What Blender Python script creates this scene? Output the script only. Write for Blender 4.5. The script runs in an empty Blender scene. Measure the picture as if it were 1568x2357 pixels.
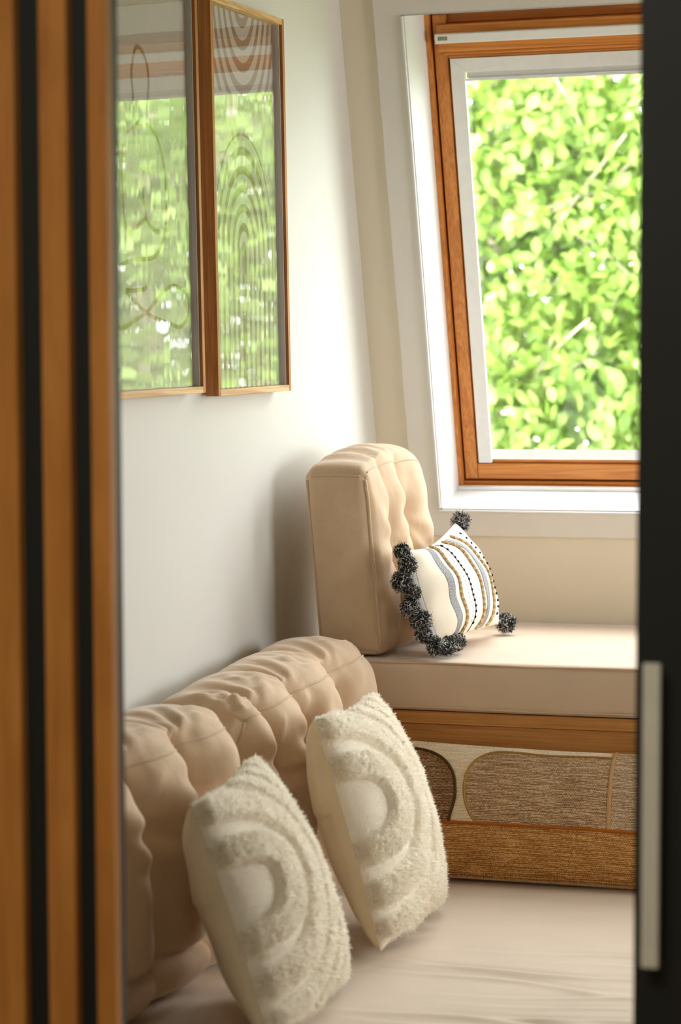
import bpy, bmesh, math, random
import numpy as np
from mathutils import Vector, Matrix
random.seed(7)
rng = np.random.default_rng(11)
SC = bpy.context.scene
COL = SC.collection
PI = math.pi

# ------------------------------------------------------------------ camera
cam_d = bpy.data.cameras.new('camera')
cam = bpy.data.objects.new('camera', cam_d)
COL.objects.link(cam)
SC.camera = cam
cam_d.sensor_fit = 'VERTICAL'
cam_d.sensor_height = 36.0
cam_d.lens = 85.0
cam_d.clip_start = 0.05
cam_d.clip_end = 400


def set_camera(loc, yaw, pitch, roll):
    yaw, pitch, roll = map(math.radians, (yaw, pitch, roll))
    f = Vector((-math.sin(yaw) * math.cos(pitch), math.cos(yaw) * math.cos(pitch), -math.sin(pitch)))
    r = Vector((math.cos(yaw), math.sin(yaw), 0))
    u = r.cross(f)
    c, s = math.cos(roll), math.sin(roll)
    r2, u2 = c * r + s * u, c * u - s * r
    m = Matrix(((r2.x, u2.x, -f.x, loc[0]), (r2.y, u2.y, -f.y, loc[1]), (r2.z, u2.z, -f.z, loc[2]), (0, 0, 0, 1)))
    cam.matrix_world = m


set_camera((1.7912, -5.7292, 1.47), 18.2, 2.9, -0.15)
cam_d.dof.use_dof = True
cam_d.dof.focus_distance = 5.15
cam_d.dof.aperture_fstop = 4.3

# ------------------------------------------------------------------ light and exposure
world = bpy.data.worlds.new('sky')
SC.world = world
world.use_nodes = True
wt = world.node_tree
wt.nodes.clear()
w_out = wt.nodes.new('ShaderNodeOutputWorld')
w_bg = wt.nodes.new('ShaderNodeBackground')
w_bg.inputs['Color'].default_value = (0.93, 0.98, 1.0, 1)
w_bg.inputs['Strength'].default_value = 11.5
wt.links.new(w_bg.outputs[0], w_out.inputs[0])

sun_d = bpy.data.lights.new('sun', 'SUN')
sun = bpy.data.objects.new('sun', sun_d)
COL.objects.link(sun)
sun_d.energy = 8.0
sun_d.angle = 0.03
sun_d.color = (1.0, 0.95, 0.84)
sun.rotation_euler = Vector((0.25, 0.62, -0.78)).to_track_quat('-Z', 'Y').to_euler()


def area(name, loc, direction, sx, sy, power, color=(1, 1, 1), portal=False):
    d = bpy.data.lights.new(name, 'AREA')
    o = bpy.data.objects.new(name, d)
    COL.objects.link(o)
    d.shape = 'RECTANGLE'
    d.size, d.size_y = sx, sy
    d.energy = power
    d.color = color
    o.location = loc
    o.rotation_euler = Vector(direction).to_track_quat('-Z', 'Y').to_euler()
    if portal:
        d.cycles.is_portal = True
    return o


SC.view_settings.view_transform = 'Standard'
SC.view_settings.look = 'None'
SC.view_settings.gamma = 1.0
SC.view_settings.use_curve_mapping = False
SC.view_settings.exposure = 0.12
SC.cycles.max_bounces = 10
SC.cycles.diffuse_bounces = 6
SC.cycles.glossy_bounces = 4
SC.cycles.transparent_max_bounces = 16
SC.cycles.sample_clamp_indirect = 6.0
SC.cycles.caustics_reflective = False
SC.cycles.caustics_refractive = False


# ------------------------------------------------------------------ materials
class NT:
    def __init__(s, name):
        s.m = bpy.data.materials.new(name)
        s.m.use_nodes = True
        s.t = s.m.node_tree
        s.t.nodes.clear()
        s.out = s.n('OutputMaterial')

    def n(s, kind, **kw):
        nd = s.t.nodes.new('ShaderNode' + kind)
        for k, v in kw.items():
            if k in nd.inputs:
                nd.inputs[k].default_value = v
            else:
                setattr(nd, k, v)
        return nd

    def l(s, a, b):
        s.t.links.new(a, b)

    def coord(s, scale=(1, 1, 1), which='Object', rot=(0, 0, 0), loc=(0, 0, 0)):
        tc = s.n('TexCoord')
        mp = s.n('Mapping')
        mp.inputs['Scale'].default_value = scale
        mp.inputs['Rotation'].default_value = rot
        mp.inputs['Location'].default_value = loc
        s.l(tc.outputs[which], mp.inputs['Vector'])
        return mp.outputs[0]

    def noise(s, vec, scale, detail=3.0, rough=0.5, dist=0.0):
        nd = s.n('TexNoise', Scale=scale, Detail=detail, Roughness=rough, Distortion=dist)
        s.l(vec, nd.inputs['Vector'])
        return nd.outputs['Fac']

    def ramp(s, fac, stops):
        nd = s.n('ValToRGB')
        el = nd.color_ramp.elements
        while len(el) > 1:
            el.remove(el[-1])
        el[0].position, el[0].color = stops[0][0], (*stops[0][1], 1)
        for p, c in stops[1:]:
            e = el.new(p)
            e.color = (*c, 1)
        s.l(fac, nd.inputs[0])
        return nd.outputs[0]

    def math(s, op, a, b=None):
        nd = s.n('Math', operation=op)
        for i, x in enumerate((a, b)):
            if x is None:
                continue
            if isinstance(x, (int, float)):
                nd.inputs[i].default_value = x
            else:
                s.l(x, nd.inputs[i])
        return nd.outputs[0]

    def mix(s, fac, a, b, blend='MIX'):
        nd = s.n('Mix', data_type='RGBA', blend_type=blend)
        for i, x in ((0, fac), (6, a), (7, b)):
            if isinstance(x, tuple):
                nd.inputs[i].default_value = (*x, 1)
            elif isinstance(x, (int, float)):
                nd.inputs[i].default_value = x
            else:
                s.l(x, nd.inputs[i])
        return nd.outputs[2]

    def bump(s, h, strength=0.3, dist=0.002):
        nd = s.n('Bump', Strength=strength, Distance=dist)
        s.l(h, nd.inputs['Height'])
        return nd.outputs[0]

    def bsdf(s, col, rough=0.6, normal=None, spec=0.3, sheen=0.0, metallic=0.0, coat=0.0):
        b = s.n('BsdfPrincipled')
        if isinstance(col, tuple):
            b.inputs['Base Color'].default_value = (*col, 1)
        else:
            s.l(col, b.inputs['Base Color'])
        b.inputs['Roughness'].default_value = rough
        b.inputs['Specular IOR Level'].default_value = spec
        b.inputs['Metallic'].default_value = metallic
        b.inputs['Coat Weight'].default_value = coat
        if sheen:
            b.inputs['Sheen Weight'].default_value = sheen
            b.inputs['Sheen Roughness'].default_value = 0.4
        if normal is not None:
            s.l(normal, b.inputs['Normal'])
        s.l(b.outputs[0], s.out.inputs[0])
        s.b = b
        return s.m


def srgb(r, g, b):
    f = lambda c: (c / 255 / 12.92) if c / 255 <= 0.04045 else ((c / 255 + 0.055) / 1.055) ** 2.4
    return (f(r), f(g), f(b))


def sc3(c, k):
    return tuple(min(1.0, x * k) for x in c)


def m_paint(name, col, rough=0.55):
    t = NT(name)
    v = t.coord()
    n = t.noise(v, 3.0, 3)
    c = t.ramp(n, [(0.3, sc3(col, 0.985)), (0.7, sc3(col, 1.01))])
    fine = t.noise(v, 320.0, 2)
    return t.bsdf(c, rough, t.bump(fine, 0.06, 0.001), 0.25)


def m_wood(name, dark, light, axis='z', rough=0.45, fine=1.0, blotch=0.0, rings=0.55):
    t = NT(name)
    k = {'x': (0.35, 9, 9), 'y': (9, 0.35, 9), 'z': (9, 9, 0.35)}[axis]
    v = t.coord(k)
    big = t.noise(v, 2.2, 4, 0.55, 1.2)
    band = t.math('FRACT', t.math('MULTIPLY', big, 7.0))
    band = t.math('ABSOLUTE', t.math('SUBTRACT', band, 0.5))
    k2 = tuple(x * 9 * fine if x > 1 else x * 4 for x in k)
    fi = t.noise(t.coord(k2), 2.0, 5, 0.7)
    f = t.math('ADD', t.math('MULTIPLY', band, rings), t.math('MULTIPLY', fi, 1.0 - rings * 0.35))
    if blotch:
        b2 = t.noise(t.coord((3, 3, 1.2)), 6.0, 3)
        f = t.math('ADD', f, t.math('MULTIPLY', t.math('SUBTRACT', b2, 0.5), blotch))
    c = t.ramp(f, [(0.25, light), (0.85, dark)])
    return t.bsdf(c, rough, t.bump(fi, 0.12, 0.001), 0.35)


def m_fabric(name, col, weave=700.0, rough=0.85, sheen=0.25, var=0.05, bump=0.12):
    t = NT(name)
    v = t.coord()
    n = t.noise(v, 9.0, 4)
    c = t.ramp(n, [(0.3, sc3(col, 1 - var)), (0.7, sc3(col, 1 + var))])
    f = t.noise(v, weave, 2)
    return t.bsdf(c, rough, t.bump(f, bump, 0.001), 0.15, sheen)


def m_suede(name, col):
    t = NT(name)
    v = t.coord()
    n = t.noise(v, 14.0, 5, 0.6, 0.6)
    c = t.ramp(n, [(0.3, sc3(col, 0.94)), (0.7, sc3(col, 1.05))])
    w1 = t.noise(t.coord((1, 1, 0.6)), 24.0, 3, 0.5, 0.8)
    f = t.noise(v, 700.0, 2)
    b1 = t.bump(w1, 0.22, 0.010)
    bp = t.n('Bump', Strength=0.08, Distance=0.001)
    t.l(f, bp.inputs['Height'])
    t.l(b1, bp.inputs['Normal'])
    return t.bsdf(c, 0.8, bp.outputs[0], 0.15, 0.35)


def m_plain(name, col, rough=0.5, spec=0.4, metallic=0.0):
    t = NT(name)
    n = t.noise(t.coord(), 40.0, 2)
    c = t.ramp(n, [(0.3, sc3(col, 0.97)), (0.7, sc3(col, 1.02))])
    return t.bsdf(c, rough, None, spec, 0, metallic)


def m_burlap(name, dark, light, warm=0.0, scale=1.0):
    t = NT(name)
    tc = t.n('TexCoord')
    sx = t.n('SeparateXYZ')
    t.l(tc.outputs['UV'], sx.inputs[0])
    vu, vv = sx.outputs[0], sx.outputs[1]          # metres along / across
    uvw = t.coord((1, 1, 1), 'UV')
    wob = t.noise(uvw, 70.0, 3)
    p = PI / (0.0034 * scale)
    row = t.math('ADD', t.math('MULTIPLY', vv, p), t.math('MULTIPLY', wob, 3.0))
    par = t.math('MULTIPLY', t.math('FLOOR', t.math('DIVIDE', row, PI)), PI)
    col_ = t.math('ADD', t.math('ADD', t.math('MULTIPLY', vu, p), t.math('MULTIPLY', wob, 5.0)), t.math('MULTIPLY', par, 0.5))
    h = t.math('MULTIPLY', t.math('ABSOLUTE', t.math('SINE', row)), t.math('ABSOLUTE', t.math('SINE', col_)))
    streak = t.noise(t.coord((14, 260 / scale, 1), 'UV'), 1.0, 3, 0.75)
    fleck = t.noise(t.coord((150, 330 / scale, 1), 'UV'), 1.0, 3, 0.7)
    f = t.math('ADD', t.math('MULTIPLY', t.math('SUBTRACT', streak, 0.5), 1.5), t.math('MULTIPLY', t.math('SUBTRACT', fleck, 0.5), 1.3))
    f = t.math('ADD', f, t.math('MULTIPLY', h, 0.55))
    c = t.ramp(f, [(-0.0, sc3(dark, 0.85)), (0.10, dark), (0.52, light)])
    return t.bsdf(c, 0.9, t.bump(t.math('ADD', h, fleck), 0.6, 0.0014), 0.1, 0.1)


CREAM = (0.80, 0.745, 0.61)
M = {}
M['wall'] = m_paint('cream wall paint', (0.665, 0.655, 0.61))
M['wall_dark'] = m_paint('dark olive brown paint', (0.09, 0.075, 0.055))
M['wall_warm'] = m_paint('warm clay paint', (0.42, 0.30, 0.19))
M['slope'] = m_paint('warm cream paint', (0.75, 0.69, 0.565))
M['casing'] = m_paint('off white casing paint', (0.71, 0.69, 0.645), 0.45)
M['reveal'] = m_paint('white gloss paint', (0.76, 0.76, 0.75), 0.35)
M['ceiling'] = m_paint('warm sand ceiling paint', (0.52, 0.44, 0.34))
M['pine'] = m_wood('varnished pine upright', srgb(168, 98, 36), srgb(222, 148, 74), 'z', 0.35)
M['pine_x'] = m_wood('varnished pine crosswise', srgb(168, 98, 36), srgb(222, 148, 74), 'x', 0.35)
M['oak'] = m_wood('oak bench board', srgb(158, 100, 42), srgb(216, 156, 86), 'x', 0.5, 1.4, 0, 0.35)
M['frame'] = m_wood('oak picture frame upright', srgb(140, 88, 38), srgb(198, 136, 72), 'z', 0.5, 1.5)
M['frame_y'] = m_wood('pale oak picture frame', srgb(178, 132, 78), srgb(232, 200, 150), 'y', 0.5, 1.0, 0, 0.7)
M['slat'] = m_wood('oak door slat', srgb(150, 92, 30), srgb(196, 134, 62), 'z', 0.5, 0.35, 0.5, 0.12)
M['black'] = m_plain('matt black panel', (0.012, 0.014, 0.011), 0.55, 0.3)
M['black_edge'] = m_plain('black edge band', (0.02, 0.02, 0.018), 0.5, 0.3)
M['handle'] = m_plain('pale brushed handle', (0.62, 0.61, 0.50), 0.4, 0.5)
M['white_metal'] = m_plain('white coated metal', (0.80, 0.80, 0.78), 0.35, 0.5)
M['grey_metal'] = m_plain('grey blind cassette', (0.62, 0.62, 0.58), 0.4, 0.5)
M['label_dark'] = m_plain('olive label plate', srgb(112, 104, 66), 0.5)
M['label_light'] = m_plain('pale label lettering', srgb(205, 200, 165), 0.5)
M['gap'] = m_plain('dark gap shade', (0.012, 0.009, 0.006), 0.8, 0.1)  # near-black colour for the shade in the sash gap
SUEDE = (0.63, 0.465, 0.31)
M['suede'] = m_suede('beige microsuede', SUEDE)
M['pad'] = m_fabric('beige pad suede', (0.62, 0.48, 0.35), 600, 0.75, 0.3, 0.03, 0.05)
M['suede_seam'] = m_fabric('beige microsuede piping', sc3(SUEDE, 0.93), 600, 0.8, 0.3)
M['mattress'] = m_fabric('beige mattress cover', (0.66, 0.545, 0.42), 500, 0.75, 0.3, 0.03, 0.05)
M['fur'] = m_fabric('cream pile', (0.90, 0.85, 0.74), 90, 0.95, 0.3, 0.03, 0.5)
def pile_mat():
    t = NT('cream pile strands')
    n = t.noise(t.coord(), 60, 2)
    c = t.ramp(n, [(0.3, (0.955, 0.915, 0.82)), (0.7, (0.975, 0.95, 0.88))])
    d = t.n('BsdfDiffuse')
    tr = t.n('BsdfTranslucent')
    t.l(c, d.inputs[0])
    t.l(c, tr.inputs[0])
    mx = t.n('MixShader')
    mx.inputs[0].default_value = 0.5
    t.l(d.outputs[0], mx.inputs[1])
    t.l(tr.outputs[0], mx.inputs[2])
    t.l(mx.outputs[0], t.out.inputs[0])
    return t.m


M['pile'] = pile_mat()
M['fur_flat'] = m_fabric('cream flat weave', (0.86, 0.80, 0.68), 260, 0.95, 0.2, 0.03, 0.4)
M['fur_back'] = m_fabric('tan cotton backing', (0.74, 0.62, 0.42), 500, 0.9, 0.15, 0.05, 0.15)
M['cream'] = m_fabric('cream cotton', (0.80, 0.73, 0.595), 420, 0.92, 0.15, 0.03, 0.3)
M['white_cloth'] = m_fabric('white cotton', (0.90, 0.88, 0.83), 420, 0.92, 0.15, 0.02, 0.25)
M['rope'] = m_fabric('straw rope', srgb(206, 168, 112), 500, 0.9, 0.1, 0.15, 0.4)
M['rope_white'] = m_fabric('ivory rope', srgb(238, 226, 200), 500, 0.9, 0.1, 0.08, 0.4)
M['stitch'] = m_plain('black thread', (0.02, 0.02, 0.02), 0.8, 0.1)
M['tassel_dark'] = m_fabric('charcoal yarn', (0.022, 0.022, 0.025), 900, 0.9, 0.1, 0.2, 0.1)
M['tassel_light'] = m_fabric('grey white yarn', (0.60, 0.59, 0.56), 900, 0.9, 0.1, 0.2, 0.1)
M['bolster'] = m_burlap('beige woven cotton', srgb(226, 206, 172), srgb(252, 242, 220), 0, 0.9)
M['patch_brown'] = m_burlap('brown woven patch', srgb(104, 72, 44), srgb(200, 166, 130))
M['patch_taupe'] = m_burlap('taupe woven patch', srgb(138, 102, 68), srgb(226, 198, 160))
M['patch_grey'] = m_burlap('grey brown woven patch', srgb(146, 116, 84), srgb(226, 202, 168))
M['patch_tan'] = m_burlap('tan woven band', srgb(154, 100, 46), srgb(230, 186, 122))
M['cord_brown'] = m_plain('dark brown cord', srgb(78, 58, 28), 0.8, 0.1)
M['cord_olive'] = m_plain('olive cord', srgb(158, 122, 66), 0.8, 0.1)
M['cord_tan'] = m_plain('tan tape', srgb(184, 144, 98), 0.8, 0.1)
M['cord_rust'] = m_plain('rust cord', srgb(164, 92, 28), 0.8, 0.1)
M['floor'] = m_wood('oak floor', srgb(120, 84, 48), srgb(180, 140, 92), 'y', 0.5)
M['bark'] = m_plain('grey bark', srgb(196, 184, 160), 0.9, 0.1)
M['grass'] = m_fabric('lawn', (0.10, 0.22, 0.04), 8, 0.9, 0, 0.3, 0.2)


def grey_band():
    t = NT('grey woven band')
    tc = t.n('TexCoord')
    n = t.noise(t.coord((380, 900, 1), 'UV'), 1.0, 2, 0.6)
    c = t.ramp(n, [(0.44, (0.10, 0.11, 0.125)), (0.60, (0.62, 0.62, 0.61))])
    return t.bsdf(c, 0.9, t.bump(n, 0.4, 0.001), 0.1, 0.1)


M['grey_band'] = grey_band()


def leaf_mat(name, a, b, c3):
    t = NT(name)
    oi = t.n('ObjectInfo')
    n1 = t.noise(t.coord((1, 1, 1), 'Object'), 7.0, 2)
    at = t.n('Attribute', attribute_name='tint')
    f = at.outputs['Fac']
    col = t.ramp(f, [(0.0, a), (0.55, b), (1.0, c3)])
    d = t.n('BsdfPrincipled', Roughness=0.38)
    d.inputs['Specular IOR Level'].default_value = 0.55
    t.l(col, d.inputs['Base Color'])
    tr = t.n('BsdfTranslucent')
    t.l(t.mix(1.0, col, (1.0, 1.0, 0.55), 'MULTIPLY'), tr.inputs[0])
    mx = t.n('MixShader')
    mx.inputs[0].default_value = 0.42
    t.l(d.outputs[0], mx.inputs[1])
    t.l(tr.outputs[0], mx.inputs[2])
    t.l(mx.outputs[0], t.out.inputs[0])
    return t.m


M['leaf'] = leaf_mat('spring leaves', (0.175, 0.30, 0.052), (0.23, 0.345, 0.070), (0.31, 0.40, 0.115))


def glass_mat(name, ior, wav=0.0, tint=(1, 1, 1)):
    t = NT(name)
    fr = t.n('Fresnel')
    geo = t.n('NewGeometry')
    # a thin pane: both faces reflect alike
    t.l(t.math('ADD', t.math('MULTIPLY', geo.outputs['Backfacing'], 1.0 / ior - ior), ior), fr.inputs['IOR'])
    gl = t.n('BsdfGlossy', Roughness=0.0)
    tr = t.n('BsdfTransparent')
    tr.inputs[0].default_value = (*tint, 1)
    mx = t.n('MixShader')
    if wav:
        h = t.noise(t.coord((1.0, 4.0, 1.3)), 5.0, 1)
        bp = t.bump(h, wav, 0.006)
        t.l(bp, gl.inputs['Normal'])
    t.l(fr.outputs[0], mx.inputs[0])
    t.l(tr.outputs[0], mx.inputs[1])
    t.l(gl.outputs[0], mx.inputs[2])
    t.l(mx.outputs[0], t.out.inputs[0])
    return t.m


M['glass'] = glass_mat('window glass', 1.45)
M['acrylic'] = glass_mat('picture glazing', 2.1, 0.03)


# ------------------------------------------------------------------ mesh helpers
def wloc(o):
    v = Vector((0, 0, 0))
    while o is not None:
        v += o.location
        o = o.parent
    return np.array(v)


def mesh(name, V, F, mat, parent=None, smooth=True, uv=None, base=None):
    """one mesh object; V in world coordinates"""
    V = np.asarray(V, float)
    if parent is not None:
        off = wloc(parent)
    else:
        off = np.array(base if base is not None else (0, 0, 0), float)
    me = bpy.data.meshes.new(name)
    me.from_pydata((V - off).tolist(), [], [tuple(int(i) for i in f) for f in F])
    if smooth:
        me.polygons.foreach_set('use_smooth', np.ones(len(me.polygons), bool))
    if uv is not None:
        ul = me.uv_layers.new(name='UVMap')
        li = np.empty(len(me.loops), int)
        me.loops.foreach_get('vertex_index', li)
        ul.data.foreach_set('uv', np.asarray(uv, float)[li].ravel())
    for mm in (mat if isinstance(mat, (list, tuple)) else [mat]):
        me.materials.append(mm)
    me.update()
    o = bpy.data.objects.new(name, me)
    COL.objects.link(o)
    if parent is not None:
        o.parent = parent
    else:
        o.location = off
    return o


def empty(name, loc, label=None, cat=None, group=None, kind=None):
    o = bpy.data.objects.new(name, None)
    COL.objects.link(o)
    o.location = loc
    o.empty_display_size = 0.05
    return tag(o, label, cat, group, kind)


def tag(o, label=None, cat=None, group=None, kind=None):
    if label:
        o['label'] = label
    if cat:
        o['category'] = cat
    if group:
        o['group'] = group
    if kind:
        o['kind'] = kind
    return o


class MB:
    def __init__(s):
        s.V, s.F = [], []

    def add(s, V, F):
        b = len(s.V)
        s.V += [tuple(v) for v in V]
        s.F += [tuple(i + b for i in f) for f in F]
        return s

    def box(s, a, b, bev=0.0, fr=None):
        """box between corners a and b, chamfered; fr maps local points to world"""
        a, b = np.minimum(a, b), np.maximum(a, b)
        bev = min(bev, *(0.49 * (b - a)))
        if bev <= 0:
            P = [(x, y, z) for x in (a[0], b[0]) for y in (a[1], b[1]) for z in (a[2], b[2])]
            Fs = [(0, 1, 3, 2), (4, 6, 7, 5), (0, 4, 5, 1), (2, 3, 7, 6), (0, 2, 6, 4), (1, 5, 7, 3)]
        else:
            bm = bmesh.new()
            bmesh.ops.create_cube(bm, size=1)
            for v in bm.verts:
                v.co = Vector([(a[i] + b[i]) / 2 + v.co[i] * (b[i] - a[i]) for i in range(3)])
            bmesh.ops.bevel(bm, geom=bm.edges[:], offset=bev, segments=2, profile=0.6, affect='EDGES')
            bm.verts.index_update()
            P = [tuple(v.co) for v in bm.verts]
            Fs = [tuple(v.index for v in f.verts) for f in bm.faces]
            bm.free()
        if fr is not None:
            P = [fr(*p) for p in P]
        return s.add(P, Fs)

    def prism(s, poly, lo, hi, fr):
        """poly of (x,s) extruded from n=lo to n=hi in frame fr"""
        n = len(poly)
        P = [fr(x, y, lo) for x, y in poly] + [fr(x, y, hi) for x, y in poly]
        Fs = [tuple(range(n)), tuple(range(2 * n - 1, n - 1, -1))] + [(i, i + n, (i + 1) % n + n, (i + 1) % n) for i in range(n)]
        return s.add(P, Fs)

    def tube(s, pts, r, seg=8, closed=False):
        pts = np.asarray(pts, float)
        n = len(pts)
        T = np.gradient(pts, axis=0)
        if closed:
            T = np.roll(pts, -1, 0) - np.roll(pts, 1, 0)
        T /= np.linalg.norm(T, axis=1)[:, None] + 1e-12
        up = np.array([0.31, 0.2, 0.93])
        A = np.cross(T, up)
        A /= np.linalg.norm(A, axis=1)[:, None] + 1e-12
        B = np.cross(T, A)
        rr = np.broadcast_to(np.asarray(r, float), (n,))
        P = []
        for i in range(n):
            for k in range(seg):
                a = 2 * PI * k / seg
                P.append(pts[i] + rr[i] * (math.cos(a) * A[i] + math.sin(a) * B[i]))
        Fs = []
        for i in range(n if closed else n - 1):
            j = (i + 1) % n
            for k in range(seg):
                k2 = (k + 1) % seg
                Fs.append((i * seg + k, i * seg + k2, j * seg + k2, j * seg + k))
        if not closed:
            Fs.append(tuple(range(seg - 1, -1, -1)))
            Fs.append(tuple((n - 1) * seg + k for k in range(seg)))
        return s.add(P, Fs)

    def build(s, name, mat, parent=None, smooth=False, base=None, uv=None):
        return mesh(name, s.V, s.F, mat, parent, smooth, uv, base)


def bx(name, a, b, mat, parent=None, bev=0.0, fr=None, base=None):
    return MB().box(a, b, bev, fr).build(name, mat, parent, False, base)


def grid_faces(nu, nv):
    return [(i * nv + j, i * nv + j + 1, (i + 1) * nv + j + 1, (i + 1) * nv + j) for i in range(nu - 1) for j in range(nv - 1)]


def lattice_box(nx, ny, nz):
    """surface of a cube as parameters in [-1,1]^3 and quads"""
    idx, P, F = {}, [], []
    N = (nx, ny, nz)

    def vid(i, j, k):
        key = (i, j, k)
        if key not in idx:
            idx[key] = len(P)
            P.append((2 * i / nx - 1, 2 * j / ny - 1, 2 * k / nz - 1))
        return idx[key]

    for ax in range(3):
        o1, o2 = (ax + 1) % 3, (ax + 2) % 3
        for side in (0, N[ax]):
            for p in range(N[o1]):
                for q in range(N[o2]):
                    c = []
                    for dp, dq in ((0, 0), (1, 0), (1, 1), (0, 1)):
                        t = [0, 0, 0]
                        t[ax], t[o1], t[o2] = side, p + dp, q + dq
                        c.append(vid(*t))
                    F.append(tuple(c) if side else tuple(reversed(c)))
    return np.array(P), F


def round_box(P, half, r):
    """parameters -> rounded-box points and outward normals"""
    half = np.array(half, float)
    q = P * half
    inner = np.clip(q, -(half - r), half - r)
    # keep param points on the cube surface: direction from inner core
    d = q - inner
    L = np.linalg.norm(d, axis=1)[:, None]
    d = d / (L + 1e-9)
    return inner + r * d, d


def sm(x, a, b):
    t = np.clip((x - a) / (b - a), 0, 1)
    return t * t * (3 - 2 * t)


def vnoise(P, wl, seed=0, oct=3):
    """smooth pseudo noise from sums of sines, about [-1,1]"""
    r = np.random.default_rng(seed)
    out = np.zeros(len(P))
    for k in range(oct * 4):
        d = r.normal(size=3)
        d /= np.linalg.norm(d)
        w = wl * r.uniform(0.6, 1.6)
        out += np.sin(P @ d * 2 * PI / w + r.uniform(0, 6.28))
    return out / math.sqrt(oct * 8)


# ------------------------------------------------------------------ room shell
TS = math.radians(15.5)
CT, ST = math.cos(TS), math.sin(TS)
ZK = 1.358


def SL(x, s, n):
    """sloped-wall frame: x along the wall, s up the slope, n outward"""
    return (x, -s * ST + n * CT, ZK + s * CT + n * ST)


XR = 2.55          # right wall
YF = -3.02         # partition with the sliding doors
YH = -7.2          # end of the hall behind the camera
ZC = 2.55
WX0, WX1, WS0, WS1 = 0.152, 1.068, -0.195, 1.021   # opening in the sloped wall

tag(bx('floor', (-1.2, YH - 0.1, -0.12), (XR + 0.1, 0.9, 0.0), M['floor']), kind='structure')
tag(bx('ceiling', (-1.3, YH - 0.1, ZC), (XR + 0.1, -0.2, ZC + 0.15), M['ceiling']), kind='structure')


def yend(z):
    return -(z - ZK) * math.tan(TS) + 0.238 / CT      # outer face of the sloped wall


def side_wall(q, x0, x1, y0, z0, z1):
    P = [(x, y, z) for x in (x0, x1) for y, z in ((y0, z0), (yend(z0), z0), (yend(z1), z1), (y0, z1))]
    q.add(P, [(3, 2, 1, 0), (4, 5, 6, 7), (0, 1, 5, 4), (2, 3, 7, 6), (1, 2, 6, 5), (3, 0, 4, 7)])


wl = MB()
side_wall(wl, -0.15, 0.0, YF, 0, ZC)
tag(wl.build('wall_left', M['wall']), kind='structure')
TX0, TX1 = 1.30, 2.30      # opening of the added second roof window, out of view to the right
wb = MB()
S_LO, S_HI, TH = -1.55, 1.3, 0.24
g_ = 0.004
for x0, x1, s0, s1 in ((0, XR + 0.05, S_LO, WS0 - g_), (0, XR + 0.05, WS1 + g_, S_HI), (0, WX0 - g_, WS0 - g_, WS1 + g_),
                       (WX1 + g_, TX0, WS0 - g_, WS1 + g_), (TX1, XR + 0.05, WS0 - g_, WS1 + g_)):
    wb.box((x0, s0, 0), (x1, s1, TH), 0, SL)
tag(wb.build('wall_back', M['slope']), kind='structure')
RY0, RY1, RZ0, RZ1 = -1.55, -0.45, 1.05, 1.95      # added gable window over the right end of the bench, out of view
wr = MB()
for y0, z0, z1 in ((YF, 0, RZ0), (YF, RZ1, ZC), (RY1, RZ0, RZ1)):
    side_wall(wr, XR, XR + 0.15, y0, z0, z1)
wr.box((XR, YF, RZ0), (XR + 0.15, RY0, RZ1))
tag(wr.build('wall_right', M['wall_warm']), kind='structure')
# partition: open between x 0.30 and 1.85, the two doors slide on its hall side
wf = MB()
for x0, x1, z0, z1 in ((-0.15, 0.30, 0, ZC), (1.85, XR + 0.15, 0, ZC), (0.30, 1.85, 2.25, ZC)):
    wf.box((x0, YF - 0.03, z0), (x1, YF + 0.05, z1))
tag(wf.build('wall_front', M['wall_dark']), kind='structure')
wh = MB()
wh.box((-1.3, YH, 0), (-1.2, YF - 0.03, ZC))
wh.box((-1.3, YF - 0.03, 0), (-0.15, YF + 0.05, ZC))
tag(wh.build('wall_hall_left', M['wall']), kind='structure')
tag(bx('wall_hall_right', (XR, YH, 0), (XR + 0.1, YF - 0.03, ZC), M['wall']), kind='structure')
tag(bx('wall_hall_end', (-1.3, YH - 0.1, 0), (XR + 0.1, YH, ZC), M['wall']), kind='structure')

area('added_hall_fill', (0.9, -4.6, ZC - 0.03), (0, 0, -1), 0.9, 0.9, 27, (1.0, 0.93, 0.82))  # added lamp out of view, brightens the hall side of the doors
area('sky_portal_twin', SL((TX0 + TX1) / 2, (WS0 + WS1) / 2, 0.27), (0, -CT, -ST), TX1 - TX0, WS1 - WS0, 1, portal=True)
area('sky_portal_right', (XR + 0.16, (RY0 + RY1) / 2, (RZ0 + RZ1) / 2), (-1, 0, 0), RZ1 - RZ0, RY1 - RY0, 1, portal=True)
area('sky_portal_back', SL((WX0 + WX1) / 2, (WS0 + WS1) / 2, 0.27), (0, -CT, -ST), WX1 - WX0, WS1 - WS0, 1, portal=True)

# added gable window in the right wall, unseen, to brighten the left wall
w3 = empty('added_window_3', (XR, (RY0 + RY1) / 2, RZ0), kind='structure')
for nm, y0, y1, z0, z1 in (('frame_jamb', RY0, RY0 + 0.06, RZ0, RZ1), ('frame_jamb', RY1 - 0.06, RY1, RZ0, RZ1),
                           ('frame_sill', RY0 + 0.06, RY1 - 0.06, RZ0, RZ0 + 0.06), ('frame_head', RY0 + 0.06, RY1 - 0.06, RZ1 - 0.06, RZ1)):
    bx(nm, (XR + 0.05, y0, z0), (XR + 0.11, y1, z1), M['pine'], w3, 0.002)
bx('pane', (XR + 0.075, RY0 + 0.05, RZ0 + 0.05), (XR + 0.081, RY1 - 0.05, RZ1 - 0.05), M['glass'], w3)
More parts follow.
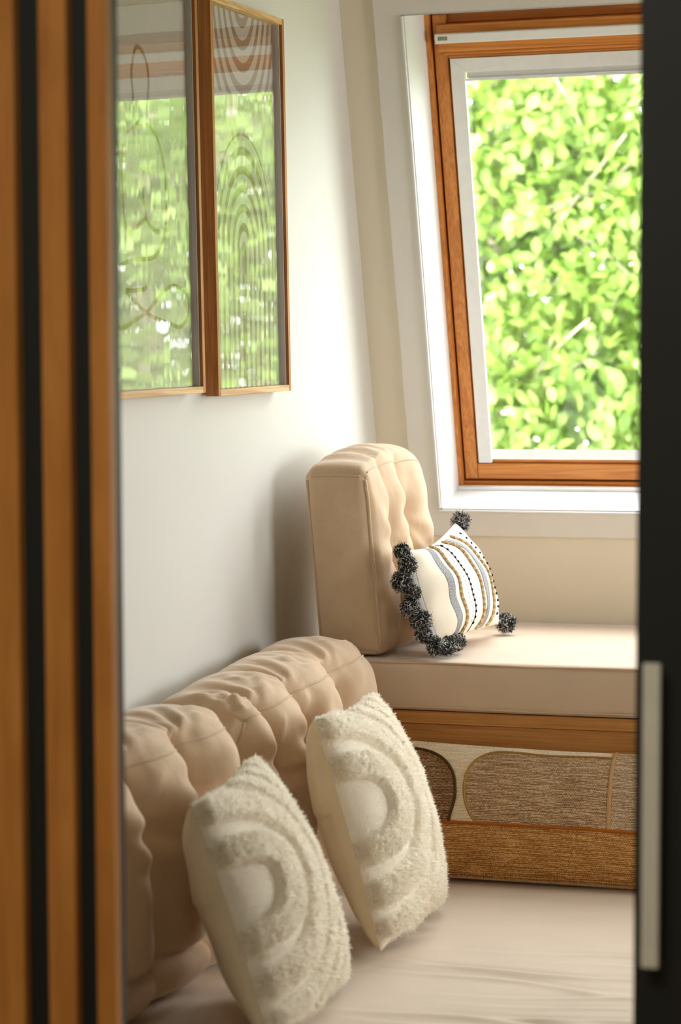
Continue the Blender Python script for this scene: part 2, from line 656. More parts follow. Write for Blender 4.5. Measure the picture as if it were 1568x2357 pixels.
# added second roof window, unseen, for more daylight from the back
w2 = empty('added_window_2', SL((TX0 + TX1) / 2, WS0, 0.15), kind='structure')
for nm, x0, x1, s0, s1 in (('frame_jamb', TX0, TX0 + 0.07, WS0, WS1), ('frame_jamb', TX1 - 0.07, TX1, WS0, WS1),
                           ('frame_sill', TX0 + 0.07, TX1 - 0.07, WS0, WS0 + 0.08), ('frame_head', TX0 + 0.07, TX1 - 0.07, WS1 - 0.08, WS1)):
    bx(nm, (x0, s0, 0.15), (x1, s1, 0.22), M['pine'], w2, 0.002, SL)
bx('pane', (TX0 + 0.06, WS0 + 0.07, 0.203), (TX1 - 0.06, WS1 - 0.07, 0.209), M['glass'], w2, 0, SL)

# ---- casing boards around the roof window
CX0, CX1, CS0, CS1 = 0.086, 1.134, -0.257, 1.09
for k, (poly) in enumerate((
        [(CX0, CS0), (WX0, WS0), (WX0, WS1), (CX0, CS1)],
        [(CX0, CS0), (CX1, CS0), (WX1, WS0), (WX0, WS0)],
        [(CX1, CS0), (CX1, CS1), (WX1, WS1), (WX1, WS0)],
        [(CX0, CS1), (WX0, WS1), (WX1, WS1), (CX1, CS1)])):
    b = MB().prism(poly, -0.012, -0.0005, SL)
    tag(b.build('trim_%d' % (k + 1), M['casing']), kind='structure')
# bead and deep white reveal lining
RX0, RX1, RS0, RS1 = 0.161, 1.059, -0.185, 1.021
ND = 0.150
for k, (a, b) in enumerate((((WX0, WS0, -0.014), (RX0, WS1, ND)), ((WX0, WS0, -0.014), (WX1, RS0, ND)),
                            ((RX1, WS0, -0.014), (WX1, WS1, ND)), ((WX0, WS1, -0.012), (WX1, WS1 + 0.004, ND)))):
    o = MB().box(a, b, 0.0, SL)
    # a thin bead proud of the casing edge
    if k == 0:
        o.box((WX0 + 0.001, RS0, -0.020), (WX0 + 0.006, WS1, -0.012), 0.0015, SL)
    elif k == 1:
        o.box((WX0 + 0.001, WS0 + 0.001, -0.020), (WX1, WS0 + 0.006, -0.012), 0.0015, SL)
        o.box((RX0, RS0, ND - 0.020), (RX1, RS0 + 0.008, ND), 0.002, SL)
    tag(o.build('trim_%d' % (k + 5), M['reveal']), kind='structure')

# ---- roof window
win = empty('window_1', SL((WX0 + WX1) / 2, WS0, ND), kind='structure')


def wbox(name, x0, x1, s0, s1, n0, n1, mat, bev=0.0015, parent=win):
    return bx(name, (x0, s0, n0), (x1, s1, n1), M[mat], parent, bev, SL)


XM = RX0 + RX1   # mirror: x -> XM - x
# fixed outer frame (lining), pine
wbox('frame_jamb', 0.156, 0.1715, -0.193, 1.03, ND, 0.24, 'pine')
wbox('frame_jamb', XM - 0.1715, XM - 0.156, -0.193, 1.03, ND, 0.24, 'pine')
wbox('frame_sill', 0.156, XM - 0.156, -0.20, -0.1785, ND, 0.24, 'pine_x')
wbox('frame_sill_step', 0.1715, XM - 0.1715, -0.1785, -0.1705, ND + 0.012, 0.24, 'pine_x')
wbox('frame_head', 0.156, XM - 0.156, 1.006, 1.035, ND, 0.24, 'pine_x')
wbox('gap_shade', 0.1705, 0.178, -0.172, 1.004, 0.192, 0.198, 'gap', 0)  # dark strips stand in for the shade between frame and sash
wbox('gap_shade', XM - 0.178, XM - 0.1705, -0.172, 1.004, 0.192, 0.198, 'gap', 0)
wbox('gap_shade', 0.1705, XM - 0.1705, -0.172, -0.164, 0.192, 0.198, 'gap', 0)
# moving sash
SN0, SN1 = 0.165, 0.222
wbox('sash_stile', 0.1765, 0.2085, -0.165, 0.9995, SN0, SN1, 'pine')
wbox('sash_stile_bead', 0.2090, 0.2165, -0.121, 0.899, SN0 + 0.006, SN1, 'pine', 0.003)
wbox('sash_stile', XM - 0.2085, XM - 0.1765, -0.165, 0.9995, SN0, SN1, 'pine')
wbox('sash_stile_bead', XM - 0.2165, XM - 0.2090, -0.121, 0.899, SN0 + 0.006, SN1, 'pine', 0.003)
wbox('sash_bottom_rail', 0.2092, XM - 0.2092, -0.165, -0.1245, SN0, SN1, 'pine_x', 0.002)
wbox('sash_bottom_bead', 0.2092, XM - 0.2092, -0.1240, -0.1140, SN0 + 0.008, SN1, 'pine_x', 0.003)
wbox('sash_top_rail', 0.2090, XM - 0.2090, 0.977, 0.9995, SN0 + 0.022, SN1, 'pine_x')
wbox('sash_top_rail', 0.1880, XM - 0.1880, 0.911, 0.977, SN0 - 0.012, SN0 - 0.0005, 'pine_x', 0.004)
wbox('sash_top_core', 0.2090, XM - 0.2090, 0.9115, 0.9765, SN0, SN1, 'pine_x')
wbox('sash_top_molding', 0.2005, XM - 0.2005, 0.902, 0.9107, SN0 - 0.006, SN1 - 0.01, 'pine_x', 0.003)
wbox('sash_top_molding', 0.2090, XM - 0.2090, 0.894, 0.9017, SN0 - 0.001, SN1 - 0.01, 'pine_x', 0.003)
# ventilation bar with its little plate and end cap
VN0 = SN0 - 0.036
bar = wbox('ventilation_bar', 0.1905, XM - 0.1905, 0.9345, 0.9570, VN0, SN0 - 0.0125, 'white_metal', 0.003)
bar['label'] = 'white ventilation bar'
o = MB().box((0.1895, 0.9335, VN0 - 0.0005), (0.1918, 0.958, SN0 - 0.013), 0.001, SL)
o.build('end_cap', M['grey_metal'], bar)
o = MB()
o.tube([SL(0.1895 - 0.004 + 0.004 * k / 4, 0.947, VN0 + 0.012) for k in range(5)], [0.001, 0.003, 0.0038, 0.0042, 0.0042], 10)
o.build('end_knob', M['white_metal'], bar, True)
plate = MB().box((0.1975, 0.9425, VN0 - 0.0008), (0.2205, 0.9512, VN0), 0, SL).build('label_plate', M['label_dark'], bar)


def text_mesh(txt, size):
    cu = bpy.data.curves.new('lettering', 'FONT')
    cu.body = txt
    cu.size = size
    cu.extrude = 0.0
    ob = bpy.data.objects.new('lettering', cu)
    COL.objects.link(ob)
    bpy.context.view_layer.update()
    me = bpy.data.meshes.new_from_object(ob.evaluated_get(bpy.context.evaluated_depsgraph_get()))
    V = np.array([tuple(v.co) for v in me.vertices])
    F = [tuple(p.vertices) for p in me.polygons]
    bpy.data.objects.remove(ob)
    return V, F


V, F = text_mesh('VELUX', 1.0)
V[:, 0] = (V[:, 0] - V[:, 0].min()) / (V[:, 0].max() - V[:, 0].min())
V[:, 1] = (V[:, 1] - V[:, 1].min()) / (V[:, 1].max() - V[:, 1].min())
# the plate reads mirrored in the photograph
W_ = [SL(0.2193 - v[0] * 0.0206, 0.9438 + v[1] * 0.0061, VN0 - 0.0012) for v in V]
mesh('lettering', W_, F, M['label_light'], bar, False)
# white glazing frame with a mitred corner
GX0, GX1, GS0, GS1 = 0.215, 0.2485, -0.121, 0.8935
GN0 = SN0 - 0.004
top_in = 0.8665
o = MB().prism([(GX0, GS0), (GX1, GS0), (GX1, top_in), (GX0, GS1)], GN0, 0.172, SL)
o.build('glazing_frame', M['white_metal'], win)
o = MB().prism([(XM - GX0, GS0), (XM - GX0, GS1), (XM - GX1, top_in), (XM - GX1, GS0)], GN0, 0.172, SL)
o.build('glazing_frame', M['white_metal'], win)
o = MB().prism([(GX0 + 0.0006, GS1 + 0.0003), (GX1 + 0.0006, top_in + 0.0003), (XM - GX1 - 0.0006, top_in + 0.0003), (XM - GX0 - 0.0006, GS1 + 0.0003)], GN0, 0.172, SL)
o.build('glazing_frame', M['white_metal'], win)
wbox('blind_rail', GX1, XM - GX1, 0.8595, 0.8660, GN0 + 0.002, 0.184, 'white_metal', 0.001)
wbox('blind_cassette', GX1, XM - GX1, 0.8440, 0.8592, GN0 + 0.014, 0.184, 'grey_metal', 0.004)
wbox('blind_bottom_bar', GX1, XM - GX1, 0.8375, 0.8438, GN0 + 0.009, 0.184, 'white_metal', 0.001)
o = MB()
xa, xb = GX1 - 0.001, XM - GX1 + 0.001
prof = [(-0.1137, 0.1675), (-0.0925, 0.1850), (-0.1137, 0.1850)]
o.add([SL(x, s_, n_) for x in (xa, xb) for s_, n_ in prof], [(0, 1, 2), (5, 4, 3), (0, 3, 4, 1), (1, 4, 5, 2), (2, 5, 3, 0)])
o.build('bottom_glazing_strip', M['white_metal'], win)
wbox('pane', GX1 - 0.008, XM - GX1 + 0.008, -0.115, 0.87, 0.1855, 0.1900, 'glass', 0)
# outer weather flashing, keeps the frame light-tight
for a, b in (((0.05, -0.30, 0.24), (0.2085, 1.12, 0.25)), ((XM - 0.2085, -0.30, 0.24), (XM - 0.05, 1.12, 0.25)),
             ((0.05, -0.30, 0.24), (XM - 0.05, -0.116, 0.25)), ((0.05, 0.90, 0.24), (XM - 0.05, 1.12, 0.25))):
    MB().box(a, b, 0, SL).build('flashing', M['grey_metal'], win)

# ------------------------------------------------------------------ sliding doors
YD = -3.10
d1 = empty('door_1', (0.3, YD + 0.02, 0.02), kind='structure')
tag(d1, 'open sliding door of upright oak slats on black, left of the view')
bx('panel', (0.0, YD + 0.012, 0.02), (0.6405, YD + 0.030, 2.40), M['black'], d1, 0.001)
slats = [(0.4850, 0.5232), (0.5560, 0.5917), (0.6190, 0.6432)]
for k in range(7):
    slats.append((0.4850 - 0.068 * (k + 1), 0.5228 - 0.068 * (k + 1)))
for x0, x1 in sorted(slats):
    bx('slat', (x0, YD - 0.006, 0.02), (x1, YD + 0.012, 2.40), M['slat'], d1, 0.0012)
bx('edge_strip', (0.6406, YD + 0.0125, 0.02), (0.6425, YD + 0.030, 2.40), M['black_edge'], d1, 0.0005)
# the leaf hangs a hair out of plumb
d1.rotation_euler.y = -0.0035
d1.location.x += 0.0045
d2 = empty('door_2', (1.6, YD + 0.02, 0.02), kind='structure')
tag(d2, 'open flat black sliding door with pale pull handle, right of the view')
bx('panel', (1.270, YD + 0.002, 0.02), (2.02, YD + 0.04, 2.40), M['black'], d2, 0.0015)
hb = MB().box((1.2825, YD - 0.022, 0.831), (1.3020, YD - 0.012, 1.168), 0.002)
hb.box((1.287, YD - 0.013, 0.86), (1.298, YD + 0.0025, 0.88), 0.001)
hb.box((1.287, YD - 0.013, 1.12), (1.298, YD + 0.0025, 1.14), 0.001)
h = hb.build('handle', M['handle'], d2)
h['label'] = 'pale upright pull handle'
d2.rotation_euler.y = 0.0040
d2.location.x -= 0.0052

# ------------------------------------------------------------------ pictures
TL_ = math.radians(-0.55)


def picture(y0, y1, z0, z1, label, art):
    """framed print on the left wall; the top leans back to the wall"""
    root = empty('framed_print', (0.0, (y0 + y1) / 2, z0), label, 'picture', 'oak framed prints on the left wall')

    def fr(x, y, z):
        return (x + 0.0085 + (z - z0) * -0.0095, y - 0.012 * (z - z0) / (z1 - z0) * 1.6, z + 0.011 * (y - y0) / (y1 - y0) - 0.005)
    D, wd = 0.0285, 0.0130

    def fbox(name, a, b, mat, bev=0.001):
        return MB().box(a, b, bev, fr).build(name, M[mat], root)
    fbox('frame_side', (0, y0, z0), (D, y0 + wd, z1), 'frame')
    fbox('frame_side', (0, y1 - wd, z0), (D, y1, z1), 'frame')
    fbox('frame_bottom', (0, y0 + wd, z0), (D, y1 - wd, z0 + wd), 'frame_y')
    fbox('frame_top', (0, y0 + wd, z1 - wd), (D, y1 - wd, z1), 'frame_y')
    fbox('backing', (0, y0 + wd, z0 + wd), (0.004, y1 - wd, z1 - wd), 'frame_y', 0)
    pr = MB()
    a, b = (y0 + wd, z0 + wd), (y1 - wd, z1 - wd)
    ny, nz = 2, 2
    pr.box((0.0042, a[0], a[1]), (0.0052, b[0], b[1]), 0, fr)
    po = pr.build('print', art, root)
    gz = MB().box((0.0150, a[0] + 0.0022, a[1] + 0.0022), (0.0170, b[0] - 0.0022, b[1] - 0.0022), 0, fr)
    for ya_, yb_ in ((a[0], a[0] + 0.002), (b[0] - 0.002, b[0])):
        MB().box((0.0054, ya_, a[1]), (0.0215, yb_, b[1]), 0, fr).build('spacer', M['reveal'], root)
    gz.build('glazing', M['acrylic'], root)
    return root, fr


def paper_plain():
    t = NT('print paper')
    n = t.noise(t.coord(), 60, 2)
    return t.bsdf(t.ramp(n, [(0.3, (0.66, 0.62, 0.54)), (0.7, (0.69, 0.65, 0.57))]), 0.8, None, 0.1)


def paper_arches(yc, za, zu):
    """brown parallel arches below, nested hanging loops above (local coords of the thing)"""
    t = NT('arched line print')
    tc = t.n('TexCoord')
    sp = t.n('SeparateXYZ')
    t.l(tc.outputs['Object'], sp.inputs[0])
    y, z = sp.outputs[1], sp.outputs[2]
    dy = t.math('SUBTRACT', y, yc)
    dz = t.math('MAXIMUM', t.math('SUBTRACT', z, za), 0.0)
    dz = t.math('MULTIPLY', dz, 0.72)
    r1 = t.math('SQRT', t.math('ADD', t.math('MULTIPLY', dy, dy), t.math('MULTIPLY', dz, dz)))
    du = t.math('MULTIPLY', t.math('MAXIMUM', t.math('SUBTRACT', zu, z), 0.0), 0.62)
    r2 = t.math('SQRT', t.math('ADD', t.math('MULTIPLY', dy, dy), t.math('MULTIPLY', du, du)))
    up = t.math('GREATER_THAN', r1, 0.176)
    blank = t.math('MULTIPLY', up, t.math('GREATER_THAN', du, 0.150))
    r = t.math('ADD', t.math('MULTIPLY', r1, t.math('SUBTRACT', 1.0, up)), t.math('MULTIPLY', t.math('ADD', r2, 0.009), up))
    band = t.math('LESS_THAN', t.math('FRACT', t.math('MULTIPLY', r, 1 / 0.0285)), 0.45)
    band = t.math('MULTIPLY', band, t.math('SUBTRACT', 1.0, blank))
    c = t.mix(band, (0.68, 0.64, 0.56), (0.38, 0.28, 0.19))
    return t.bsdf(c, 0.8, None, 0.1)


PB, PT = 1.462, 2.264
p_right, frR = picture(-1.176, -0.735, PB, PT, 'oak framed print of nested arches, right one of the two on the wall',
                       paper_arches(0.0, 0.30, 0.86))
p_left, frL = picture(-1.70, -1.247, PB - 0.004, PT + 0.001, 'oak framed print of a looping brown line, left one, beside the slatted door',
                      paper_plain())


def ribbon(pts, w):
    pts = np.asarray(pts, float)
    # smooth with Catmull-Rom
    P = np.vstack([pts[0], pts, pts[-1]])
    out = []
    for i in range(1, len(P) - 2):
        for t in np.linspace(0, 1, 8, endpoint=False):
            a, b, c, d = P[i - 1], P[i], P[i + 1], P[i + 2]
            out.append(0.5 * (2 * b + (c - a) * t + (2 * a - 5 * b + 4 * c - d) * t * t + (3 * b - a - 3 * c + d) * t ** 3))
    out.append(pts[-1])
    out = np.array(out)
    T = np.gradient(out, axis=0)
    T /= np.linalg.norm(T, axis=1)[:, None] + 1e-9
    N = np.stack([-T[:, 1], T[:, 0]], 1)
    L, Rr = out + N * w / 2, out - N * w / 2
    V = [frL(0.0058, y, z) for y, z in L] + [frL(0.0058, y, z) for y, z in Rr]
    n = len(out)
    return V, [(i, i + 1, i + 1 + n, i + n) for i in range(n - 1)]


LINE = [[(-1.527, 1.995), (-1.526, 2.025), (-1.531, 2.059), (-1.516, 2.099), (-1.499, 2.111), (-1.478, 2.106), (-1.455, 2.084), (-1.449, 2.052), (-1.452, 2.032), (-1.459, 2.0)],
        [(-1.582, 1.926), (-1.587, 1.869), (-1.583, 1.802), (-1.56, 1.763), (-1.515, 1.778), (-1.479, 1.796), (-1.489, 1.839), (-1.483, 1.883)],
        [(-1.479, 1.796), (-1.463, 1.782), (-1.42, 1.769), (-1.409, 1.774)],
        [(-1.563, 1.945), (-1.526, 1.962), (-1.483, 1.975), (-1.441, 1.965), (-1.404, 1.939), (-1.381, 1.896), (-1.376, 1.844), (-1.378, 1.792), (-1.392, 1.758), (-1.442, 1.722), (-1.536, 1.714), (-1.6, 1.703), (-1.641, 1.683)],
        [(-1.485, 1.666), (-1.496, 1.66), (-1.548, 1.656), (-1.58, 1.656), (-1.548, 1.638), (-1.487, 1.616)],
        [(-1.65, 1.588), (-1.596, 1.588), (-1.541, 1.602), (-1.487, 1.616), (-1.445, 1.635), (-1.396, 1.658), (-1.346, 1.668), (-1.296, 1.659), (-1.271, 1.637), (-1.282, 1.606), (-1.319, 1.589), (-1.369, 1.595), (-1.446, 1.606), (-1.487, 1.616)]]
lb = MB()
for c in LINE:
    lb.add(*ribbon(c, 0.0085))
lb.build('line_drawing', m_plain('brown print ink', (0.36, 0.24, 0.12), 0.8, 0.1), p_left)

# ------------------------------------------------------------------ benches and mattress
YB = -0.79
bench = empty('window_bench', (1.1, -0.3, 0.0), 'oak bench box under the window carrying the upper seat pad', 'bench')
bx('front_panel', (0.005, YB + 0.018, 0.46), (XR - 0.01, YB + 0.04, 0.7535), M['oak'], bench, 0.001)
bx('front_rail', (0.005, YB + 0.012, 0.7545), (XR - 0.01, YB + 0.04, 0.7815), M['oak'], bench, 0.0015)
bx('seat_board', (0.005, YB + 0.041, 0.7600), (XR - 0.01, 0.125, 0.7810), M['oak'], bench, 0)
bx('plinth', (0.005, YB + 0.05, 0.0), (XR - 0.01, 0.10, 0.7590), M['oak'], bench, 0)

# bench pad
P, F = lattice_box(150, 60, 12)
half = (1.265, 0.459, 0.0535)
V, Nn = round_box(P, half, 0.012)
V = V + Nn * (0.004 * (1 - P[:, [2]] ** 2))            # sides belly a little
V[:, 2] += 0.0012 * vnoise(V, 0.3, 3) * (P[:, 2] > 0)
c0 = np.array([1.271, YB + 0.459, 0.8365])
V = V + c0
front = (V[:, 1] < YB + 0.03)
V[:, 1] -= front * 0.002 * vnoise(V, 0.25, 5)
t_ = sm(V[:, 1], 0.02, 0.128)
V[:, 1] = V[:, 1] - t_ * 0.0                            # tucked under the slope
pad = empty('bench_pad', (1.271, -0.33, 0.783), 'long beige upholstered seat pad on the window bench', 'cushion')
mesh('cover', V, F, M['pad'], pad)
xs = np.linspace(0.02, 2.52, 170)
for zz, nm in ((0.8855, 'piping'), (0.7905, 'piping')):
    yy = YB - 0.0005 + 0.0012 * np.sin(xs * 23) + 0.0008 * np.sin(xs * 61)
    zl = zz + 0.0012 * np.sin(xs * 17 + 1)
    MB().tube(np.stack([xs, yy, zl], 1), 0.0022, 6).build(nm, M['suede_seam'], pad, True)

# sofa platform and mattress
MX, MY0, MY1, MZ = 1.75, -2.98, YB - 0.004, 0.45
base = empty('sofa_platform', (0.9, -1.9, 0.0), 'low oak platform under the lower mattress', 'platform')
bx('box', (0.02, MY0 + 0.03, 0.0), (MX - 0.03, MY1 - 0.02, 0.255), M['oak'], base, 0.002)
NXM, NYM = 340, 430
gx = np.linspace(0.012, MX, NXM)
gy = np.linspace(MY0, MY1, NYM)
GX, GY = np.meshgrid(gx, gy, indexing='ij')
Zt = np.full_like(GX, MZ)
edge = np.minimum.reduce([GX - gx[0], gx[-1] - GX, GY - gy[0], gy[-1] - GY])
Zt -= 0.03 * (1 - sm(edge, 0, 0.035)) ** 2
pq = np.stack([GX.ravel(), GY.ravel(), 0 * GX.ravel()], 1)
Zt += (0.002 * vnoise(pq, 0.5, 8)).reshape(Zt.shape)
# pulled creases, running across towards the right-hand side
for cx, cy, ang, L, a, w in ((1.02, -1.50, 4, 0.22, .0050, .013), (1.05, -1.57, 2, .16, .0025, .010), (0.92, -1.66, 3, 0.26, .0042, .014), (0.78, -1.74, -8, 0.20, .0045, .014),
                             (0.98, -1.80, 10, 0.20, .0040, .012), (0.95, -1.87, 8, 0.16, .0035, .012), (0.92, -1.95, 6, 0.18, .0050, .013), (0.80, -2.00, -4, 0.2, .0045, .013),
                             (0.98, -2.05, 10, 0.16, .0040, .012), (0.90, -2.12, 8, 0.15, .004, .012), (0.70, -2.04, -2, 0.12, .002, .015), (1.1, -1.42, 3, .15, .003, .012), (0.72, -1.66, -10, .16, .003, .013),
                             (1.12, -1.74, 6, .2, .003, .013), (1.15, -1.95, 5, .2, .004, .013), (.85, -2.2, 3, .3, .003, .015)):
    an = math.radians(ang)
    dx, dy = GX - cx, GY - cy
    uu = dx * math.cos(an) + dy * math.sin(an)
    vv = -dx * math.sin(an) + dy * math.cos(an) + 0.012 * np.sin(uu * 14 + cx * 30)
    Zt += a * np.exp(-(uu / L) ** 2) * (np.exp(-(vv / w) ** 2) - 0.7 * np.exp(-((vv - 1.7 * w) / w) ** 2))
V = np.stack([GX.ravel(), GY.ravel(), Zt.ravel()], 1)
F = grid_faces(NXM, NYM)
F = [tuple(reversed(f)) for f in F]
ring = [i * NYM for i in range(NXM)] + [(NXM - 1) * NYM + j for j in range(1, NYM)] + [i * NYM + NYM - 1 for i in range(NXM - 2, -1, -1)] + [j for j in range(NYM - 2, 0, -1)]
nb = len(V)
low = V[ring].copy()
low[:, 2] = 0.258
V = np.vstack([V, low])
nr = len(ring)
F += [(ring[i], nb + i, nb + (i + 1) % nr, ring[(i + 1) % nr]) for i in range(nr)]
F.append(tuple(nb + i for i in range(nr - 1, -1, -1)))
mat_o = mesh('mattress', V, F, M['mattress'], base=(0.9, -1.9, 0.258))
tag(mat_o, 'large beige mattress of the lower seat, creased at the right', 'mattress')


# ------------------------------------------------------------------ tufted back cushions
def radial(dy, dz, k, ph, r0, w):
    r = np.sqrt(dy * dy + dz * dz) + 1e-6
    th = np.arctan2(dz, dy)
    return np.cos(th * k + ph) * np.exp(-((r - r0) / w) ** 2) * sm(r, 0.006, 0.04)


def back_cushion(name, label, ya, yb, zt_a, zt_b, zb, valleys, seed, xf_top, xf_bot, th, crease=0.53):
    """long leaning cushion: ya (far) > yb (near); front faces +x"""
    n_y = 210
    P, F = lattice_box(26, n_y, 84)
    L = (ya - yb) / 2
    H = (zt_a - zb) / 2
    half = np.array([th / 2, L, H])

    def surf(P):
        V, Nn = round_box(P, half, 0.055)
        fx = np.clip(Nn[:, 0], 0, 1)                       # how much it faces front
        fz = np.clip(Nn[:, 2], 0, 1)                       # how much it faces up
        y = V[:, 1] + (ya + yb) / 2
        c = (V[:, 2] + H) / (2 * H)                        # 0 bottom .. 1 top
        ey = 1 - np.abs(P[:, 1]) ** 6
        # overall plumpness
        D = np.zeros((len(V), 3))
        D[:, 0] += fx * 0.030 * (1 - np.abs(2 * c - 1) ** 2.5) * ey
        D[:, 2] += fz * 0.030 * (1 - (P[:, 0]) ** 2) * ey
        # rounded biscuits between the channels, deepest at the buttons
        zc = zb + c * 2 * H
        ys = np.array([ya] + [q[0] for q in valleys] + [yb])
        zvm = np.mean([q[1] for q in valleys])
        dep = np.mean([q[2] for q in valleys])
        cell = np.zeros(len(V))
        for k in range(len(ys) - 1):
            m0, hw = (ys[k] + ys[k + 1]) / 2, (ys[k] - ys[k + 1]) / 2
            t = np.abs(y - m0) / hw
            ins = t <= 1
            cell[ins] = 0.55 * (1 - np.sqrt(np.clip(1 - t[ins] ** 2, 0, 1))) + 0.45 * t[ins] ** 2
        inner = np.minimum(np.abs(y - ya), np.abs(y - yb))
        inner = 0.45 + 0.55 * sm(inner, 0.0, 0.06)
        zprof = np.where(zc < zvm, 0.80 + 0.20 * np.exp(-((zc - zvm) / 0.16) ** 2), 0.28 + 0.72 * np.exp(-((zc - zvm) / 0.095) ** 2))
        zprof = zprof * (0.35 + 0.65 * sm(zc, crease - 0.02, crease + 0.03))
        D[:, 0] -= dep * cell * zprof * np.clip(fx * 1.4, 0, 1) * inner
        D[:, 2] -= fz * 0.030 * cell * sm(P[:, 0], -1.3, 0.9) * inner
        for k, (yv, zv, dp) in enumerate(valleys):
            dy = y - yv
            rad = np.sqrt(dy ** 2 + (zc - zv) ** 2)
            D[:, 0] -= fx * 0.036 * np.exp(-(rad / 0.036) ** 1.3)
            D[:, 0] += fx * 0.0060 * radial(dy, zc - zv, 7, seed + k * 1.7, 0.075, 0.045)
            D[:, 0] += fx * 0.0028 * radial(dy, zc - zv, 12, seed * 2 + k, 0.12, 0.05)
            g = np.exp(-(np.abs(dy) / 0.06) ** 2) * sm(zc, zv + 0.01, zv + 0.10) * (1 - sm(zc, zv + 0.10, zv + 0.16) * 0.6)
            D[:, 0] += fx * 0.0038 * g * np.sin(dy * 2 * PI / 0.044 + k + seed)
        # gathers across the crown, bunched near the channels
        ph = y * 2 * PI / 0.075 + 1.6 * np.sin(y * 17 + seed) + 0.9 * np.sin(y * 41 + seed * 2) + P[:, 0] * (0.9 + np.sin(y * 23))
        am = np.clip(vnoise(np.stack([y, 0.3 * P[:, 0], 0 * y], 1), 0.16, seed + 7) + 0.35, 0, 1.2)
        gw = 1 - np.abs(np.sin(ph)) ** 0.7
        D[:, 2] -= fz * 0.0016 * gw * am * (1 - P[:, 0] ** 4) * ey
        for k, (yv, zv, dp) in enumerate(valleys + [(ya - 0.01, 0, 0), (yb + 0.01, 0, 0)]):
            dy = y - yv
            dxc = (1 - P[:, 0]) * th / 2
            D[:, 2] += fz * 0.0050 * radial(dy, dxc, 11, seed + k * 2.3, 0.065, 0.045) * (1 - P[:, 0] ** 6)
            D[:, 2] += fz * 0.0030 * radial(dy, dxc, 17, seed * 1.3 + k, 0.12, 0.05) * (1 - P[:, 0] ** 6)
        # horizontal crease near the bottom; the lower row swells forward
        cr = np.exp(-(np.abs(zc - crease) / 0.012) ** 1.2)
        D[:, 0] -= fx * 0.030 * cr
        D[:, 0] += fx * 0.004 * sm(crease - zc, 0.0, 0.05)
        D[:, 0] += fx * 0.004 * vnoise(np.stack([y, zc, 0 * y], 1), 0.14, seed)
        # end corners pinch
        pin = np.abs(P[:, 1]) ** 10 * np.abs(P[:, 2]) ** 4
        D[:, 1] -= np.sign(P[:, 1]) * 0.018 * pin
        V = V + D
        # place: top follows the measured slope of the seam, lean against the wall
        yy = V[:, 1] + (ya + yb) / 2
        tt = np.clip((ya - yy) / (ya - yb), 0, 1)
        ztop = zt_a + (zt_b - zt_a) * tt
        cc = (V[:, 2] + H) / (2 * H)
        z = zb + cc * (ztop - zb)
        x = V[:, 0] + (xf_bot + (xf_top - xf_bot) * cc) - th / 2
        x = np.maximum(x, 0.006 + 0.0 * x)
        return np.stack([x, yy, z], 1)

    root = empty(name, (0.15, (ya + yb) / 2, zb), label, 'cushion', 'tufted back cushions along the lower seat')
    mesh('cover', surf(P), F, M['suede'], root)

    def line(a):
        return surf(np.array(a, float))
    bs = np.linspace(-0.985, 0.985, 150)
    sm_pts = line([(1, b, 1) for b in bs])
    MB().tube(sm_pts, 0.0030, 6).build('seam', M['suede_seam'], root, True)
    for e in (-1, 1):
        cs = np.linspace(-0.97, 0.97, 40)
        MB().tube(line([(1, e, c) for c in cs]), 0.0032, 6).build('end_piping', M['suede_seam'], root, True)
    for k, (yv, zv, dep) in enumerate(valleys):
        b = (yv - (ya + yb) / 2) / L
        p = line([(1, b, 2 * (zv - zb) / (2 * H) - 1)])[0]
        q = MB()
        q.tube([p + np.array([d, 0, 0]) for d in (-0.006, -0.002, 0.001, 0.0022)], [0.009, 0.009, 0.007, 0.001], 12)
        q.build('button', M['suede_seam'], root, True)
    return root


ZVB = 0.775
back_cushion('back_cushion', 'beige tufted back cushion against the wall, far one, touching the window bench',
             YB - 0.012, -1.600, 0.930, 0.878, MZ + 0.004, [(-1.045, ZVB + .02, 0.145), (-1.285, ZVB + .01, 0.145), (-1.475, ZVB, 0.13)], 1, 0.262, 0.295, 0.235)
back_cushion('back_cushion', 'beige tufted back cushion against the wall, near one, beside the slatted door',
             -1.606, -2.45, 0.882, 0.862, MZ + 0.004, [(-1.855, ZVB, 0.150), (-2.095, ZVB - .01, 0.155), (-2.30, ZVB, 0.15)], 4, 0.262, 0.295, 0.235)


